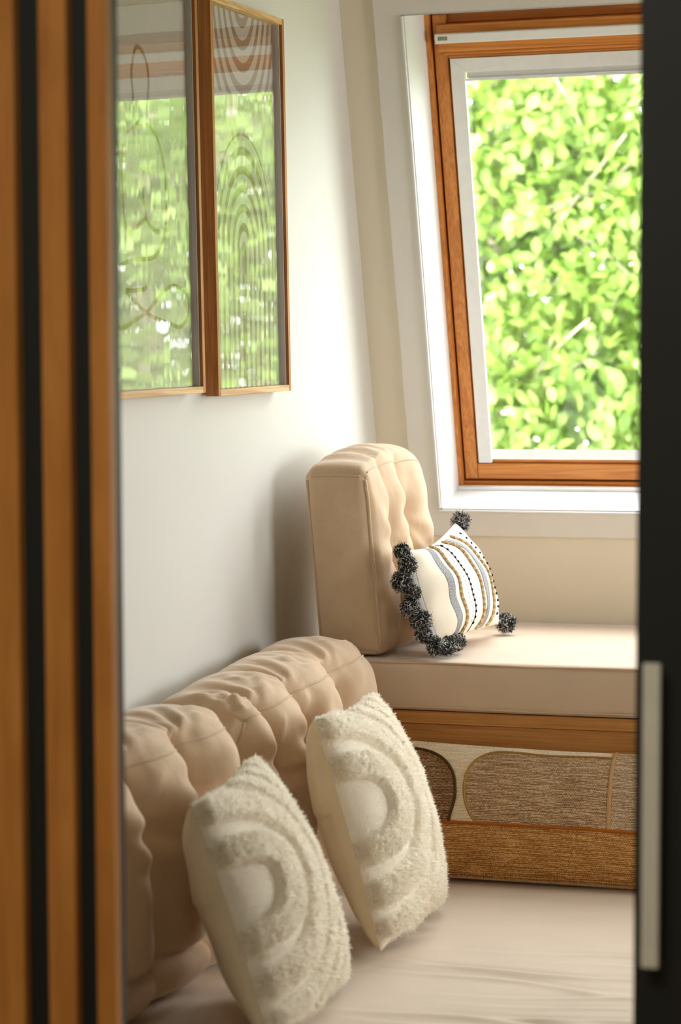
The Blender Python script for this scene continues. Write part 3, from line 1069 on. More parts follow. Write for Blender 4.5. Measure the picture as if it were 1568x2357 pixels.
# tall cushion on the bench
def tall_cushion():
    P, F = lattice_box(40, 110, 110)
    half = np.array([0.072, 0.222, 0.200])
    cen = np.array([0.0, -0.545, 0.895 + 0.200])

    def surf(P):
        V, Nn = round_box(P, half, 0.022)
        fx, fz, fy = np.clip(Nn[:, 0], 0, 1), np.clip(Nn[:, 2], 0, 1), np.clip(-Nn[:, 1], 0, 1)
        bk = np.clip(-Nn[:, 0], 0, 1)
        y, z = V[:, 1], V[:, 2]
        D = np.zeros_like(V)
        D[:, 0] += fx * 0.034 * (1 - (y / half[1]) ** 4) * (1 - np.abs(z / half[2]) ** 3)
        D[:, 0] -= bk * 0.010 * (1 - (y / half[1]) ** 4)
        D[:, 2] += fz * (0.052 * (1 - np.clip((y - 0.06) / 0.29, -1, 1) ** 2) * (0.60 + 0.40 * (1 - P[:, 0] ** 2)))
        D[:, 1] -= fy * 0.010 * (1 - P[:, 0] ** 2) * (1 - P[:, 2] ** 4)
        for k, (yv, zv, dep) in enumerate(((-0.085, 0.045, 0.050), (0.065, 0.085, 0.060))):
            dy = y - yv
            prof = np.exp(-(np.abs(dy) / 0.042) ** 1.2)
            up = np.where(z > zv, 0.35, 0.30)
            D[:, 0] -= fx * dep * (up + (1 - up) * np.exp(-((z - zv) / 0.09) ** 2)) * prof
            D[:, 2] -= fz * 0.010 * np.exp(-(np.abs(dy) / 0.03) ** 1.3) * sm(P[:, 0], -0.6, 1)
            D[:, 0] += fx * 0.0035 * radial(dy, z - zv, 7, k * 1.9, 0.08, 0.05)
        D[:, 2] += fz * 0.0028 * np.sin(y * 2 * PI / 0.075 + 2 * np.sin(y * 13)) * (1 - P[:, 0] ** 4)
        D[:, 0] += fx * 0.003 * vnoise(V, 0.13, 5)
        D[:, 1] -= fy * 0.0016 * vnoise(V, 0.12, 9)
        # front right edge bulges at the bottom
        e = np.abs(P[:, 1]) ** 12 * P[:, 2] ** 8
        D[:, 2] -= np.sign(P[:, 2]) * 0.010 * e * (np.sign(P[:, 2]) > 0)
        V = V + D
        c = (V[:, 2] + half[2]) / (2 * half[2])
        x = V[:, 0] + 0.183 - 0.037 * c
        x = np.maximum(x, 0.008)
        return np.stack([x, V[:, 1] + cen[1], V[:, 2] + cen[2]], 1)

    root = empty('back_cushion', (0.18, -0.545, 0.893), 'tall square beige cushion standing on the window bench in the corner', 'cushion')
    mesh('cover', surf(P), F, M['suede'], root)
    L_ = lambda pts: surf(np.array(pts, float))
    up = np.linspace(-0.93, 0.93, 70)
    across = np.linspace(-0.80, 0.80, 26)
    for pts in ([(1, -1, c) for c in up], [(-1, -1, c) for c in up], [(a, -1, 1) for a in across], [(a, -1, -1) for a in across]):
        MB().tube(L_(pts), 0.0042, 8).build('piping', M['suede_seam'], root, True)
    MB().tube(L_([(1, b, 1) for b in np.linspace(-0.9, 0.95, 90)]), 0.0022, 6).build('seam', M['suede_seam'], root, True)
    return root


tall_cushion()


# ------------------------------------------------------------------ loose pillows
def pillow_surf(A, B, C, D, hf, hb, pinch=0.05, q=0.5, edge=0.10):
    A, B, C, D = (np.array(p, float) for p in (A, B, C, D))
    ex = (B + D) / 2 - (A + C) / 2
    ez = (A + B) / 2 - (C + D) / 2
    nrm = np.cross(ez, ex)
    nrm /= np.linalg.norm(nrm)
    if nrm[0] < 0:
        nrm = -nrm

    def S(u, v, side):
        """u 0 near..1 far, v 0 top..1 bottom; side +1 front, -1 back"""
        a, b = 2 * u - 1, 2 * v - 1
        # edges draw in between the pointed corners
        a2 = a * (1 - pinch * (1 - b ** 2) * np.abs(a) ** 1.5)
        b2 = b * (1 - pinch * (1 - a ** 2) * np.abs(b) ** 1.5)
        uu, vv = ((a2 + 1) / 2)[:, None], ((b2 + 1) / 2)[:, None]
        P = (1 - vv) * ((1 - uu) * A + uu * B) + vv * ((1 - uu) * C + uu * D)
        T = np.clip((1 - a ** 2), 0, 1) ** q * np.clip((1 - b ** 2), 0, 1) ** q
        return P + nrm * (side * (hf if side > 0 else hb) * T)[:, None]
    return S, nrm, np.linalg.norm(ex), np.linalg.norm(ez)


def uvgrid(nu, nv):
    # denser towards the edges so the rim is round
    f = lambda n: 0.5 - 0.5 * np.cos(np.linspace(0, PI, n) * 0.999 + 0.0005)
    U, Vv = np.meshgrid(0.65 * f(nu) + 0.35 * np.linspace(0, 1, nu), 0.65 * f(nv) + 0.35 * np.linspace(0, 1, nv), indexing='ij')
    return U.ravel(), Vv.ravel()


def sheet(S, u, v, nu, nv, side, disp=None, nrm=None):
    P = S(u, v, side)
    G = P.reshape(nu, nv, 3)
    du, dv = np.gradient(G, axis=0), np.gradient(G, axis=1)
    N = np.cross(du, dv).reshape(-1, 3)
    N /= np.linalg.norm(N, axis=1)[:, None] + 1e-12
    if (N.mean(0) @ nrm) * side < 0:
        N = -N
        flip = True
    else:
        flip = False
    if disp is not None:
        P = P + N * disp[:, None]
    F = grid_faces(nu, nv)
    if flip:
        F = [tuple(reversed(f)) for f in F]
    return P, N, F


def blades(P, D, L, w, nseg=3, droop=0.3, seed=0, taper=0.55, curl=0.45):
    """thin tapered blades as quads + tip, returns V,F arrays"""
    r = np.random.default_rng(seed)
    n = len(P)
    D = D / (np.linalg.norm(D, axis=1)[:, None] + 1e-9)
    R = r.normal(size=(n, 3))
    S = np.cross(D, R)
    S /= np.linalg.norm(S, axis=1)[:, None] + 1e-9
    bend = r.normal(size=(n, 3)) * curl + np.array([0, 0, -droop])
    V = np.zeros((n, 2 * nseg + 1, 3))
    for k in range(nseg):
        t = k / (nseg - 1) * 0.94
        c = P + D * (L * t)[:, None] + bend * (L * t * t)[:, None] * 0.8
        ww = (w * (1 - taper * t))[:, None]
        V[:, 2 * k] = c - S * ww / 2
        V[:, 2 * k + 1] = c + S * ww / 2
    V[:, -1] = P + D * L[:, None] * 0.98 + bend * L[:, None] * 0.8
    m = 2 * nseg + 1
    b = (np.arange(n) * m)[:, None]
    F = []
    for k in range(nseg - 1):
        F.append(np.hstack([b + 2 * k, b + 2 * k + 1, b + 2 * k + 3, b + 2 * k + 2]))
    quads = np.vstack(F)
    tris = np.hstack([b + 2 * nseg - 2, b + 2 * nseg - 1, b + 2 * nseg])
    return V.reshape(-1, 3), quads, tris


def fast_mesh(name, V, quads, tris, mats, parent, mat_idx=None, attr=None, base=None):
    off = wloc(parent) if parent is not None else np.array(base if base is not None else (0, 0, 0), float)
    me = bpy.data.meshes.new(name)
    nq, nt = len(quads), len(tris)
    me.vertices.add(len(V))
    me.vertices.foreach_set('co', (V - off).astype(np.float32).ravel())
    loops = np.concatenate([quads.ravel(), tris.ravel()]).astype(np.int32)
    me.loops.add(len(loops))
    me.loops.foreach_set('vertex_index', loops)
    me.polygons.add(nq + nt)
    st = np.concatenate([np.arange(nq) * 4, nq * 4 + np.arange(nt) * 3]).astype(np.int32)
    me.polygons.foreach_set('loop_start', st)
    me.polygons.foreach_set('use_smooth', np.ones(nq + nt, bool))
    if mat_idx is not None:
        me.polygons.foreach_set('material_index', mat_idx.astype(np.int32))
    for m in mats:
        me.materials.append(m)
    if attr is not None:
        a = me.attributes.new('tint', 'FLOAT', 'POINT')
        a.data.foreach_set('value', attr.astype(np.float32))
    me.update(calc_edges=True)
    me.validate()
    o = bpy.data.objects.new(name, me)
    COL.objects.link(o)
    if parent is not None:
        o.parent = parent
    else:
        o.location = off
    return o


def pile_mask(u, v, vc):
    """concentric rings about the middle of the near edge; returns pile height 0..1"""
    w, h = 0.44, 0.42
    du, dv = u * w, (v - vc) * h
    r = np.sqrt((du / (1.80 - 0.48 * u)) ** 2 + dv ** 2)
    m = np.zeros_like(r)
    #  ring: (start, end) of raised pile
    for a, b in ((0.050, 0.104), (0.126, 0.178), (0.194, 0.230), (0.246, 0.278), (0.294, 0.324), (0.340, 0.60)):
        m = np.maximum(m, sm(r, a, a + 0.006) * (1 - sm(r, b - 0.007, b)))
    return m, r


def fur_pillow(label, A, B, C, D, seed, vc=0.41, nstr=75000):
    S, nrm, w, h = pillow_surf(A, B, C, D, 0.080, 0.085, 0.075, 0.42)
    base = (np.array(C) + np.array(D)) / 2
    root = empty('fur_pillow', tuple(base), label, 'pillow', 'cream tufted pillows on the lower seat')
    nu, nv = 150, 150
    u, v = uvgrid(nu, nv)
    m, r = pile_mask(u, v, vc)
    pts = S(u, v, 1)
    disp = 0.017 * m + 0.0016 * vnoise(pts, 0.016, seed) * m + 0.0022 * vnoise(pts, 0.11, seed + 1)
    rim = np.minimum.reduce([u, 1 - u, v, 1 - v])
    disp *= sm(rim, 0, 0.02)
    P, N, F = sheet(S, u, v, nu, nv, 1, disp, nrm)
    mesh('front_cover', P, F, M['fur_flat'], root)
    # back cover with an envelope flap line
    nb = 70
    ub, vb = uvgrid(nb, nb)
    ptb = S(ub, vb, -1)
    db = 0.0025 * vnoise(ptb, 0.12, seed + 3)
    db += 0.0035 * (vb < 0.40) * sm(np.minimum(ub, 1 - ub), 0, 0.04)
    Pb, Nb, Fb = sheet(S, ub, vb, nb, nb, -1, db * sm(np.minimum.reduce([ub, 1 - ub, vb, 1 - vb]), 0, 0.03), nrm)
    bk = mesh('back_cover', Pb, Fb, M['fur_back'], root)
    us = np.linspace(0.01, 0.99, 60)
    MB().tube(S(us, np.full(60, 0.405), -1) - nrm * 0.0015, 0.0012, 5).build('flap_seam', M['fur_back'], bk, True)
    # pile strands, spread evenly over the real surface
    rr = np.random.default_rng(seed)
    Fq = np.array(F)
    area_ = np.linalg.norm(np.cross(P[Fq[:, 2]] - P[Fq[:, 0]], P[Fq[:, 3]] - P[Fq[:, 1]]), axis=1) / 2
    mf = m[Fq].mean(1)

    def scatter(wgt, k):
        pick = rr.choice(len(Fq), k, p=wgt / wgt.sum())
        a_, b_ = rr.uniform(0, 1, k)[:, None], rr.uniform(0, 1, k)[:, None]
        q = Fq[pick]
        mixq = lambda G: (1 - a_) * ((1 - b_) * G[q[:, 0]] + b_ * G[q[:, 1]]) + a_ * ((1 - b_) * G[q[:, 3]] + b_ * G[q[:, 2]])
        Nn = mixq(N)
        return mixq(P), Nn / (np.linalg.norm(Nn, axis=1)[:, None] + 1e-9)
    # short looped weave on the flat rings
    fp, fn = scatter(area_ * np.clip(1 - mf * 1.6, 0, 1), 26000)
    Vs, Qs, Ts = blades(fp - fn * 0.0006, fn + 0.8 * rr.normal(size=fn.shape), rr.uniform(0.0016, 0.0030, len(fp)), np.full(len(fp), 0.0013), 2, 0.0, seed + 4)
    Vs[:, 2] = np.maximum(Vs[:, 2], MZ + 0.004)
    so = fast_mesh('short_weave', Vs, Qs, Ts, [M['pile']], root)
    so['kind'] = 'stuff'
    base_p, Nn = scatter(area_ * np.clip(mf * 1.15 - 0.15, 0, 1), nstr)
    base_p = base_p - Nn * 0.001
    flow = np.stack([vnoise(base_p, 0.013, seed + 10 + i) for i in range(3)], 1)
    big = np.stack([vnoise(base_p, 0.09, seed + 20 + i) for i in range(3)], 1)
    dirs = Nn + 0.50 * flow + 0.25 * big + 0.15 * rr.normal(size=Nn.shape)
    L = rr.uniform(0.0040, 0.0078, len(base_p))
    Vb, Q, T = blades(base_p, dirs, L, np.full(len(base_p), 0.00150), 3, 0.25, seed)
    Vb[:, 2] = np.maximum(Vb[:, 2], MZ + 0.004)
    fo = fast_mesh('pile', Vb, Q, T, [M['pile']], root)
    fo['kind'] = 'stuff'
    return root


fur_pillow('cream tufted pillow with pile arcs, farther one, leaning beside the woven lumbar pillow',
           (0.400, -1.655, 0.880), (0.350, -1.205, 0.862), (0.520, -1.640, 0.466), (0.488, -1.200, 0.466), 21)
fur_pillow('nearer cream tufted pillow with pile arcs, cut by the bottom edge',
           (0.412, -2.275, 0.828), (0.332, -1.830, 0.826), (0.540, -2.275, 0.462), (0.500, -1.850, 0.462), 33)


# striped pillow with pompoms
def striped_pillow():
    A, B, C, D = (0.308, -0.750, 1.125), (0.285, -0.29, 1.160), (0.372, -0.745, 0.918), (0.375, -0.235, 0.918)
    S1, nrm, w, h = pillow_surf(A, B, C, D, 0.074, 0.050, 0.05, 0.5)

    def S(u, v, side):
        P = S1(u, v, side)
        bow = (1 - (2 * v - 1) ** 2) * (1 - u) ** 2
        P[:, 1] -= 0.034 * bow                      # the near edge bows out, the top edge dips
        P[:, 0] -= 0.012 * bow
        P[:, 2] -= 0.014 * (1 - (2 * u - 1) ** 2) * (1 - v) ** 2
        P[:, 2] = np.maximum(P[:, 2], 0.8945)
        return P
    root = empty('striped_pillow', ((C[0] + D[0]) / 2, (C[1] + D[1]) / 2, 0.893), 'small white striped pillow with charcoal pompoms leaning on the tall cushion', 'pillow')
    nu, nv = 130, 90
    u, v = uvgrid(nu, nv)
    pts = S(u, v, 1)
    rim = sm(np.minimum.reduce([u, 1 - u, v, 1 - v]), 0, 0.06)
    dfun = lambda uu, vv, pp: (0.0022 * vnoise(pp, 0.09, 51) + 0.0034 * np.sin(vv * 16 + 1.2 * np.sin(uu * 7)) * np.exp(-((uu - 0.18) / 0.16) ** 2))
    P, N, F = sheet(S, u, v, nu, nv, 1, dfun(u, v, pts) * rim, nrm)
    mesh('front_cover', P, F, M['white_cloth'], root)
    P2, N2, F2 = sheet(S, u, v, nu, nv, -1, None, nrm)
    mesh('back_cover', P2, F2, M['cream'], root)

    def strip(name, u0, u1, mat, lift=0.0012, nn=8):
        us, vs = np.linspace(u0, u1, nn), np.linspace(0.015, 0.985, 90)
        U, Vv = np.meshgrid(us, vs, indexing='ij')
        U, Vv = U.ravel(), Vv.ravel()
        pp = S(U, Vv, 1)
        rm = sm(np.minimum.reduce([U, 1 - U, Vv, 1 - Vv]), 0, 0.06)
        dd = dfun(U, Vv, pp) * rm + lift
        Pp, _, Ff = sheet(S, U, Vv, nn, 90, 1, dd, nrm)
        return mesh(name, Pp, Ff, M[mat], root, True, np.stack([U * w, Vv * h], 1))
    strip('cream_panel', 0.012, 0.150, 'cream', 0.0008, 20)['label'] = 'plain cream end of the pillow'
    strip('grey_stripe', 0.152, 0.205, 'grey_band')['label'] = 'wide grey woven stripe'
    strip('grey_stripe', 0.545, 0.605, 'grey_band')['label'] = 'narrow grey woven stripe'

    def sline(uc, n, lift):
        vs = np.linspace(0.02, 0.98, n)
        us = np.full(n, uc) if np.isscalar(uc) else uc
        pp = S(us, vs, 1)
        rm = sm(np.minimum.reduce([us, 1 - us, vs, 1 - vs]), 0, 0.06)
        e = 1e-3
        Nn = np.cross(S(us + e, vs, 1) - pp, S(us, vs + e, 1) - pp)
        Nn /= np.linalg.norm(Nn, axis=1)[:, None]
        Nn *= np.sign(Nn @ nrm)[:, None]
        return pp + Nn * (dfun(us, vs, pp) * rm + lift)[:, None], Nn
    for k, uc in enumerate((0.250, 0.485, 0.670)):
        n = 260
        c, Nn = sline(uc, n, 0.0030)
        T = np.gradient(c, axis=0)
        T /= np.linalg.norm(T, axis=1)[:, None]
        Bn = np.cross(T, Nn)
        for j, (mm, ph) in enumerate((('rope', 0), ('rope_white', PI), ('rope', PI / 2 * 1.3))):
            a = np.linspace(0, 2 * PI * 17, n) + ph
            path = c + Bn * (0.0032 * np.sin(a))[:, None] + Nn * (0.0016 * np.cos(a * 2))[:, None]
            MB().tube(path, 0.0020, 5).build('braid_strand', M[mm], root, True)
    c, Nn = sline(0.355, 200, 0.0012)
    MB().tube(c, 0.0008, 5).build('thread_line', M['stitch'], root, True)
    for uc, cnt in ((0.355, 17), (0.80, 15)):
        c, Nn = sline(uc, 200, 0.0018)
        q = MB()
        for i in range(cnt):
            j = int(6 + i * 188 / cnt)
            q.tube(c[j:j + 5], 0.0022, 6)
        q.build('stitches', M['stitch'], root, True)
    c, Nn = sline(0.310, 200, 0.0012)
    q = MB()
    for i in range(20):
        j = 4 + i * 9
        q.tube(c[j:j + 5], 0.0006, 5)
    q.build('stitches', M['rope'], root, True)

    # pompoms: yarn bursts along the near edge and at the far corners
    def pompom(p, axis, r, n, seed, tail=0.0):
        rr = np.random.default_rng(seed)
        d = rr.normal(size=(n, 3))
        d /= np.linalg.norm(d, axis=1)[:, None]
        d = d + 0.45 * np.array(axis) + np.array([0, 0, -0.10])
        d /= np.linalg.norm(d, axis=1)[:, None]
        Lh = r * rr.uniform(0.80, 1.08, n)
        st = np.tile(np.array(p), (n, 1)) + rr.normal(size=(n, 3)) * r * 0.08
        e1 = np.cross(d, rr.normal(size=(n, 3)))
        e1 /= np.linalg.norm(e1, axis=1)[:, None]
        e2 = np.cross(d, e1)
        ns = 6
        ph, fq = rr.uniform(0, 6.28, n), rr.uniform(0.5, 1.1, n)
        Vb = np.zeros((n, 2 * ns + 1, 3))
        for k in range(ns + 1):
            t = min(k / (ns - 1), 1.03)
            sw = 0.30 * t * Lh
            a1 = ph + fq * 2 * PI * t
            c = st + d * (Lh * t * (1 - 0.12 * t))[:, None] + e1 * (sw * np.cos(a1))[:, None] + e2 * (sw * np.sin(a1))[:, None]
            c[:, 2] -= 0.12 * r * t * t
            wd = np.cross(d + 0.6 * e1 * np.sin(a1)[:, None], e2 + 0.5 * e1)
            wd /= np.linalg.norm(wd, axis=1)[:, None]
            if k < ns:
                Vb[:, 2 * k] = c - wd * 0.00085
                Vb[:, 2 * k + 1] = c + wd * 0.00085
            else:
                Vb[:, -1] = c
        Vb = Vb.reshape(-1, 3)
        bb = (np.arange(n) * (2 * ns + 1))[:, None]
        Q = np.vstack([np.hstack([bb + 2 * k, bb + 2 * k + 1, bb + 2 * k + 3, bb + 2 * k + 2]) for k in range(ns - 1)])
        T = np.hstack([bb + 2 * ns - 2, bb + 2 * ns - 1, bb + 2 * ns])
        Vb[:, 2] = np.maximum(Vb[:, 2], 0.8925)
        # yarn does not taper to nothing: blunt tips
        dark = rr.uniform(0, 1, n) < 0.66
        mi = np.concatenate([np.tile(dark, 5), dark]).astype(int)
        mi = 1 - mi
        o = fast_mesh('pompom', Vb, Q, T, [M['tassel_dark'], M['tassel_light']], root, mi)
        return o
    sd = 100
    vs = [0.0, 0.15, 0.30, 0.44, 0.58, 0.72, 0.86, 0.99]
    pts = S(np.zeros(len(vs)) + 0.0, np.array(vs), 1)
    for i, p in enumerate(pts):
        p = p + np.array([-0.010 + 0.014 * (i % 2), -0.016 - 0.006 * (i % 3), 0.004 * (i % 2)])
        p[2] = max(p[2], 0.893 + 0.030)
        pompom(p, (0.0, -0.5, 0.0), 0.0225 + 0.0030 * ((i * 7) % 3 - 1), 1300, sd + i)
    # bottom near corner: two heads running along the lower edge
    for u_, i in ((0.075, 20), (0.155, 21), (0.23, 22)):
        p = S(np.array([u_]), np.array([1.0]), 1)[0] + np.array([0.012, -0.012, 0.006])
        p[2] = 0.893 + 0.028
        pompom(p, (0.5, -0.3, 0.0), 0.0235, 1200, sd + i)
    p = S(np.array([1.0]), np.array([0.0]), 1)[0] + np.array([0.008, 0.012, 0.004])
    pompom(p, (0.5, 0.4, 0.0), 0.026, 1200, sd + 30)
    p = S(np.array([1.0]), np.array([1.0]), 1)[0] + np.array([0.012, 0.020, 0.012])
    p[2] = 0.893 + 0.029
    pompom(p, (0.3, 0.6, 0.1), 0.026, 1200, sd + 31)
    return root


striped_pillow()


# woven lumbar pillow against the bench front
def lumbar_pillow():
    x0, x1 = 0.325, 0.985
    yb = -0.865
    zt, zb_ = 0.722, 0.458
    zdrop = 0.0
    A, B, C, D = (x0, yb + 0.050, zt), (x1, yb + 0.030, zt - 0.004), (x0 + 0.015, yb - 0.070, zb_), (x1 + 0.01, yb - 0.070, zb_)
    A, B, C, D = (np.array(p, float) for p in (A, B, C, D))
    S0, nrm0, w, h = pillow_surf(A, B, C, D, 0.06, 0.06)
    n = np.cross(B - A, C - A)
    n /= np.linalg.norm(n)
    if n[1] > 0:
        n = -n

    def S(u, v, side):
        a, b = 2 * u - 1, 2 * v - 1
        a2 = a * (1 - 0.02 * (1 - b ** 2) * np.abs(a) ** 1.5)
        b2 = b * (1 - 0.05 * (1 - a ** 2) * np.abs(b) ** 1.5 * (b < 0))
        uu, vv = ((a2 + 1) / 2)[:, None], ((b2 + 1) / 2)[:, None]
        P = (1 - vv) * ((1 - uu) * A + uu * B) + vv * ((1 - uu) * C + uu * D)
        T = np.clip(1 - a ** 2, 0, 1) ** 0.30 * np.clip(1 - b ** 2, 0, 1) ** 0.45
        hh = 0.082 if side > 0 else 0.045
        P = P + n * (side * hh * T)[:, None]
        if side < 0:
            P[:, 1] = np.minimum(P[:, 1], YB - 0.001 + 0.0)
        P[:, 2] = np.maximum(P[:, 2], 0.4555)
        return P
    root = empty('lumbar_pillow', (0.65, -0.86, 0.455), 'wide woven lumbar pillow in brown and tan patches against the bench front', 'pillow')
    nu, nv = 240, 120
    u, v = uvgrid(nu, nv)

    def disp(u, v):
        p = np.stack([u * w, v * h, 0 * u], 1)
        return 0.0022 * vnoise(p, 0.12, 71) * sm(np.minimum.reduce([u, 1 - u, v, 1 - v]), 0, 0.05)
    P, N, F = sheet(S, u, v, nu, nv, 1, disp(u, v), n)
    UV = np.stack([u * w, v * h], 1)
    mesh('front_cover', P, F, M['bolster'], root, True, UV)
    Pb, Nb, Fb = sheet(S, u, v, nu, nv, -1, None, n)
    mesh('back_cover', Pb, Fb, M['bolster'], root, True, UV)

    # regions in (u,v): the lower band, and three patches
    def band_v(u):
        return 0.635 + 0.030 * u + 0.010 * np.sin(u * 5)

    def patch(name, inside, mat, label, lift=0.0012):
        fu, fv = 300, 150
        U, Vv = np.meshgrid(np.linspace(0.004, 0.996, fu), np.linspace(0.006, 0.994, fv), indexing='ij')
        U, Vv = U.ravel(), Vv.ravel()
        Pp, _, Ff = sheet(S, U, Vv, fu, fv, 1, disp(U, Vv) + lift, n)
        ok = inside(U, Vv)
        Ff = [f for f in Ff if ok[list(f)].all()]
        used = np.unique(np.array(Ff))
        remap = -np.ones(len(U), int)
        remap[used] = np.arange(len(used))
        Ff = [tuple(remap[list(f)]) for f in Ff]
        o = mesh(name, Pp[used], Ff, M[mat], root, True, np.stack([U * w, Vv * h], 1)[used])
        o['label'] = label
        return o

    def on(u, v, lift):
        u, v = np.asarray(u, float), np.asarray(v, float)
        p = S(u, v, 1)
        e = 2e-3
        Nn = np.cross(S(np.clip(u + e, 0, 1), v, 1) - p, S(u, np.clip(v + e, 0, 1), 1) - p)
        Nn /= np.linalg.norm(Nn, axis=1)[:, None] + 1e-12
        Nn *= np.sign(Nn @ n)[:, None]
        return p + Nn * (disp(u, v) + lift)[:, None]
    # left patch: quarter dome
    uL, vT = 0.200, 0.085

    def left_edge(t):      # t 0 top-left .. 1 band
        th = t * PI / 2
        return uL * np.sin(th) ** 0.85, vT + (0.60 - vT) * (1 - np.cos(th) ** 1.0)
    c_u, c_v = uL, 0.60

    def in_left(u, v):
        k = np.clip(u / uL, 0, 1)
        top = vT + 0.34 * (1 - np.sqrt(np.clip(1 - k ** 2.6, 0, 1)))
        return (u <= uL - 0.015 * sm(v, 0.45, 0.65)) & (v >= top) & (v <= band_v(u))
    lp = patch('left_patch', in_left, 'patch_brown', 'dark brown woven patch')
    # middle patch: long arch lying on its side
    m0, m1 = 0.228, 0.700
    mv0, mv1 = 0.105, 0.60

    def in_mid(u, v):
        vc_ = 0.36
        hv = np.where(v < vc_, vc_ - 0.09, 0.34)
        k = np.clip(np.abs(v - vc_) / hv, 0, 1)
        left = m0 + 0.105 * (1 - np.sqrt(np.clip(1 - k ** 2, 0, 1)))
        return (u >= left) & (u <= m1) & (v <= band_v(u)) & (v >= 0.09 + 0.035 * (1 - sm(np.abs(u - 0.50), 0, 0.2)) * 0)
    mp = patch('middle_patch', in_mid, 'patch_taupe', 'taupe woven patch')
    rp = patch('right_patch', lambda u, v: (u >= m1) & (v <= band_v(u)) & (v > 0.02), 'patch_grey', 'grey brown woven patch')
    bp = patch('lower_band', lambda u, v: (v >= band_v(u)), 'patch_tan', 'tan woven band', 0.0016)
    # cords
    tt = np.linspace(0, 1, 60)
    us = np.linspace(0.006, uL, 40)
    top = vT + 0.34 * (1 - np.sqrt(np.clip(1 - (us / uL) ** 2.6, 0, 1)))
    vs2 = np.linspace(top[-1], band_v(uL), 24)[1:]
    U = np.concatenate([us, uL - 0.015 * sm(vs2, 0.45, 0.65)])
    Vv = np.concatenate([top, vs2])
    MB().tube(on(U, Vv, 0.002), 0.0032, 7).build('cord', M['cord_brown'], lp, True)
    vv_ = np.concatenate([0.36 - 0.27 * np.sin(np.linspace(PI / 2, 0, 40)), 0.36 + 0.34 * np.sin(np.linspace(0, 1.08, 30))[1:]])
    hv = np.where(vv_ < 0.36, 0.27, 0.34)
    k = np.clip(np.abs(vv_ - 0.36) / hv, 0, 1)
    uu_ = m0 + 0.105 * (1 - np.sqrt(np.clip(1 - k ** 2, 0, 1)))
    # along the top to the tape
    ut = np.linspace(m1, m0 + 0.105, 60)[:-1]
    U = np.concatenate([ut, uu_])
    Vv = np.concatenate([np.full(len(ut), 0.09), vv_])
    keep = Vv <= band_v(U) + 0.005
    MB().tube(on(U[keep], Vv[keep], 0.0016), 0.0026, 7).build('cord', M['cord_olive'], mp, True)
    vs3 = np.linspace(0.02, float(band_v(m1)), 60)
    tape_u = m1 + 0.0 * vs3
    Pl, Pr = on(tape_u - 0.006, vs3, 0.0022), on(tape_u + 0.006, vs3, 0.0022)
    Pm = on(tape_u, vs3, 0.0034)
    nn = len(vs3)
    mesh('seam_tape', np.vstack([Pl, Pm, Pr]), [(i, i + 1, i + 1 + nn, i + nn) for i in range(nn - 1)] + [(i + nn, i + 1 + nn, i + 1 + 2 * nn, i + 2 * nn) for i in range(nn - 1)], M['cord_tan'], rp)
    us = np.linspace(0.006, 0.994, 140)
    MB().tube(on(us, band_v(us), 0.0018), 0.0034, 7).build('cord', M['cord_rust'], bp, True)
    return root


lumbar_pillow()

# ------------------------------------------------------------------ outdoors
ground = bx('ground', (-30, 1.2, -3.2), (30, 60, -3.0), M['grass'])
tag(ground, kind='structure')
LV = np.array([(0, 0, 0), (-0.24, 0.28, 0.05), (0.24, 0.28, 0.05), (-0.27, 0.6, 0.02), (0.27, 0.6, 0.02), (0, 1.0, -0.10), (0, 0.3, -0.03), (0, 0.6, -0.05)])
LF = [(0, 6, 1), (0, 2, 6), (1, 6, 7, 3), (6, 2, 4, 7), (3, 7, 5), (7, 4, 5)]


def leaf_frames(P, seed, L0, L1):
    r = np.random.default_rng(seed)
    n = len(P)
    Y = r.normal(size=(n, 3)) * 0.7 + np.array([0, -0.35, -0.55])
    Y /= np.linalg.norm(Y, axis=1)[:, None]
    Zr = r.normal(size=(n, 3)) * 0.75 + np.array([0, -0.25, 0.9])
    X = np.cross(Y, Zr)
    X /= np.linalg.norm(X, axis=1)[:, None] + 1e-9
    Z = np.cross(X, Y)
    L = r.uniform(L0, L1, n)
    return X, Y, Z, L


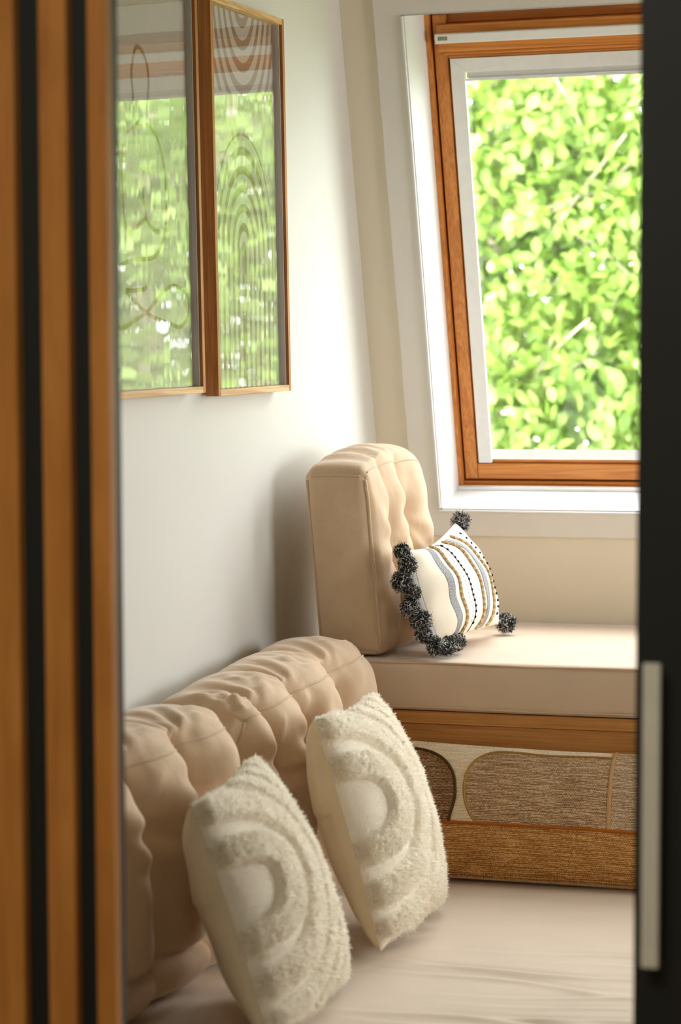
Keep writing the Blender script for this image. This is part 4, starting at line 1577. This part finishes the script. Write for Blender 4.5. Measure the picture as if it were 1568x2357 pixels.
def tree(label, cx, cy, z0, crown_c, crown_r, n_leaf, seed, singles=False, group=None):
    r = np.random.default_rng(seed)
    root = empty('tree', (cx, cy, z0), label, 'tree', group)
    tk = [(cx, cy, z0), (cx + 0.05, cy, z0 + 1.5), (cx - 0.05, cy + 0.05, z0 + 3.0), (cx, cy, z0 + 4.6), (cx + 0.05, cy, z0 + 6.6)]
    MB().tube(tk, [0.16, 0.13, 0.10, 0.07, 0.02], 10).build('trunk', M['bark'], root, True)
    cc, cr = np.array(crown_c, float), np.array(crown_r, float)
    tips = []
    for k in range(26):
        d = r.normal(size=3)
        d /= np.linalg.norm(d)
        tip = cc + d * cr * 0.85
        st = np.array([cx, cy, np.clip(tip[2] - 0.9, z0 + 1.6, z0 + 6.0)])
        mid = st * 0.45 + tip * 0.55 + r.normal(size=3) * 0.15
        ts = np.linspace(0, 1, 9)[:, None]
        path = (1 - ts) ** 2 * st + 2 * ts * (1 - ts) * mid + ts ** 2 * tip
        q = MB().tube(path, np.linspace(0.030, 0.006, 9), 6)
        for j in (3, 5, 6, 7):
            e = path[j] + r.normal(size=3) * 0.45
            m2 = (path[j] + e) / 2 + r.normal(size=3) * 0.06
            q.tube([path[j], m2, e], [0.011, 0.008, 0.003], 5)
            tips.append(e)
        tips.append(tip)
        q.build('branch', M['bark'], root, True)
    tips = np.array(tips)
    # leaves cluster in sprays about the twigs, filling the crown
    nc = n_leaf // 14
    d = r.normal(size=(nc, 3))
    d /= np.linalg.norm(d, axis=1)[:, None]
    cen = cc + d * cr * (r.uniform(0.12, 1.0, nc) ** 0.45)[:, None]
    P = np.repeat(cen, 14, 0) + r.normal(size=(nc * 14, 3)) * 0.115
    sp_t = np.repeat(r.uniform(0, 1, nc), 14)
    X, Y, Z, L = leaf_frames(P, seed + 5, 0.062, 0.112)
    tint = np.clip(0.65 * sp_t + 0.35 * r.uniform(0, 1, len(P)) + 0.10 * vnoise(P, 1.6, seed), 0, 1)
    idx = np.arange(len(P))
    single = np.zeros(len(P), bool)
    if singles:
        # the 300 that show largest: seen from the room through the window, nearest first
        eye = np.array([1.7912, -5.7292, 1.47])
        dv = P - eye
        t = -eye[1] / dv[:, 1]
        hx, hz = eye[0] + dv[:, 0] * t, eye[2] + dv[:, 2] * t
        ok = (hx > 0.25) & (hx < 0.70) & (hz > 1.28) & (hz < 2.1)
        cand = idx[ok]
        cand = cand[np.argsort(dv[cand, 1] / L[cand])][:300]
        single[cand] = True
    rest = idx[~single]
    m = len(LV)
    Vv = (P[rest][:, None, :] + L[rest][:, None, None] * (LV[None, :, 0:1] * X[rest][:, None, :] + LV[None, :, 1:2] * Y[rest][:, None, :] + LV[None, :, 2:3] * Z[rest][:, None, :])).reshape(-1, 3)
    b = (np.arange(len(rest)) * m)[:, None]
    Q = np.vstack([b + np.array([f]) for f in LF if len(f) == 4])
    T = np.vstack([b + np.array([f]) for f in LF if len(f) == 3])
    fo = fast_mesh('foliage', Vv, Q, T, [M['leaf']], root, None, np.repeat(tint[rest], m))
    fo['kind'] = 'stuff'
    # leaf colours in a few shared meshes
    if singles:
        lm = []
        for k in range(6):
            me = bpy.data.meshes.new('leaf')
            me.from_pydata(LV.tolist(), [], LF)
            me.polygons.foreach_set('use_smooth', np.ones(len(LF), bool))
            a = me.attributes.new('tint', 'FLOAT', 'POINT')
            a.data.foreach_set('value', np.full(m, k / 5.0, np.float32))
            me.materials.append(M['leaf'])
            lm.append(me)
        off = wloc(root)
        for i in idx[single]:
            o = bpy.data.objects.new('leaf', lm[int(round(tint[i] * 5))])
            COL.objects.link(o)
            o.parent = root
            k = L[i]
            p = P[i] - off
            o.matrix_local = Matrix(((X[i][0] * k, Y[i][0] * k, Z[i][0] * k, p[0]), (X[i][1] * k, Y[i][1] * k, Z[i][1] * k, p[1]), (X[i][2] * k, Y[i][2] * k, Z[i][2] * k, p[2]), (0, 0, 0, 1)))
    return root


tree('leafy tree close outside the window, seen straight through the pane', -1.45, 6.6, -3.0, (-1.4, 6.5, 1.6), (2.1, 1.5, 2.6), 46000, 301, True)
tree('leafy tree outside, to the right of the window view, mirrored in the framed prints', 3.5, 6.8, -3.0, (3.4, 6.7, 1.6), (2.4, 1.5, 2.6), 36000, 302)
tree('taller tree standing behind the other two outside the window', 0.6, 10.4, -3.0, (0.6, 10.2, 1.6), (5.5, 1.3, 3.3), 60000, 303)
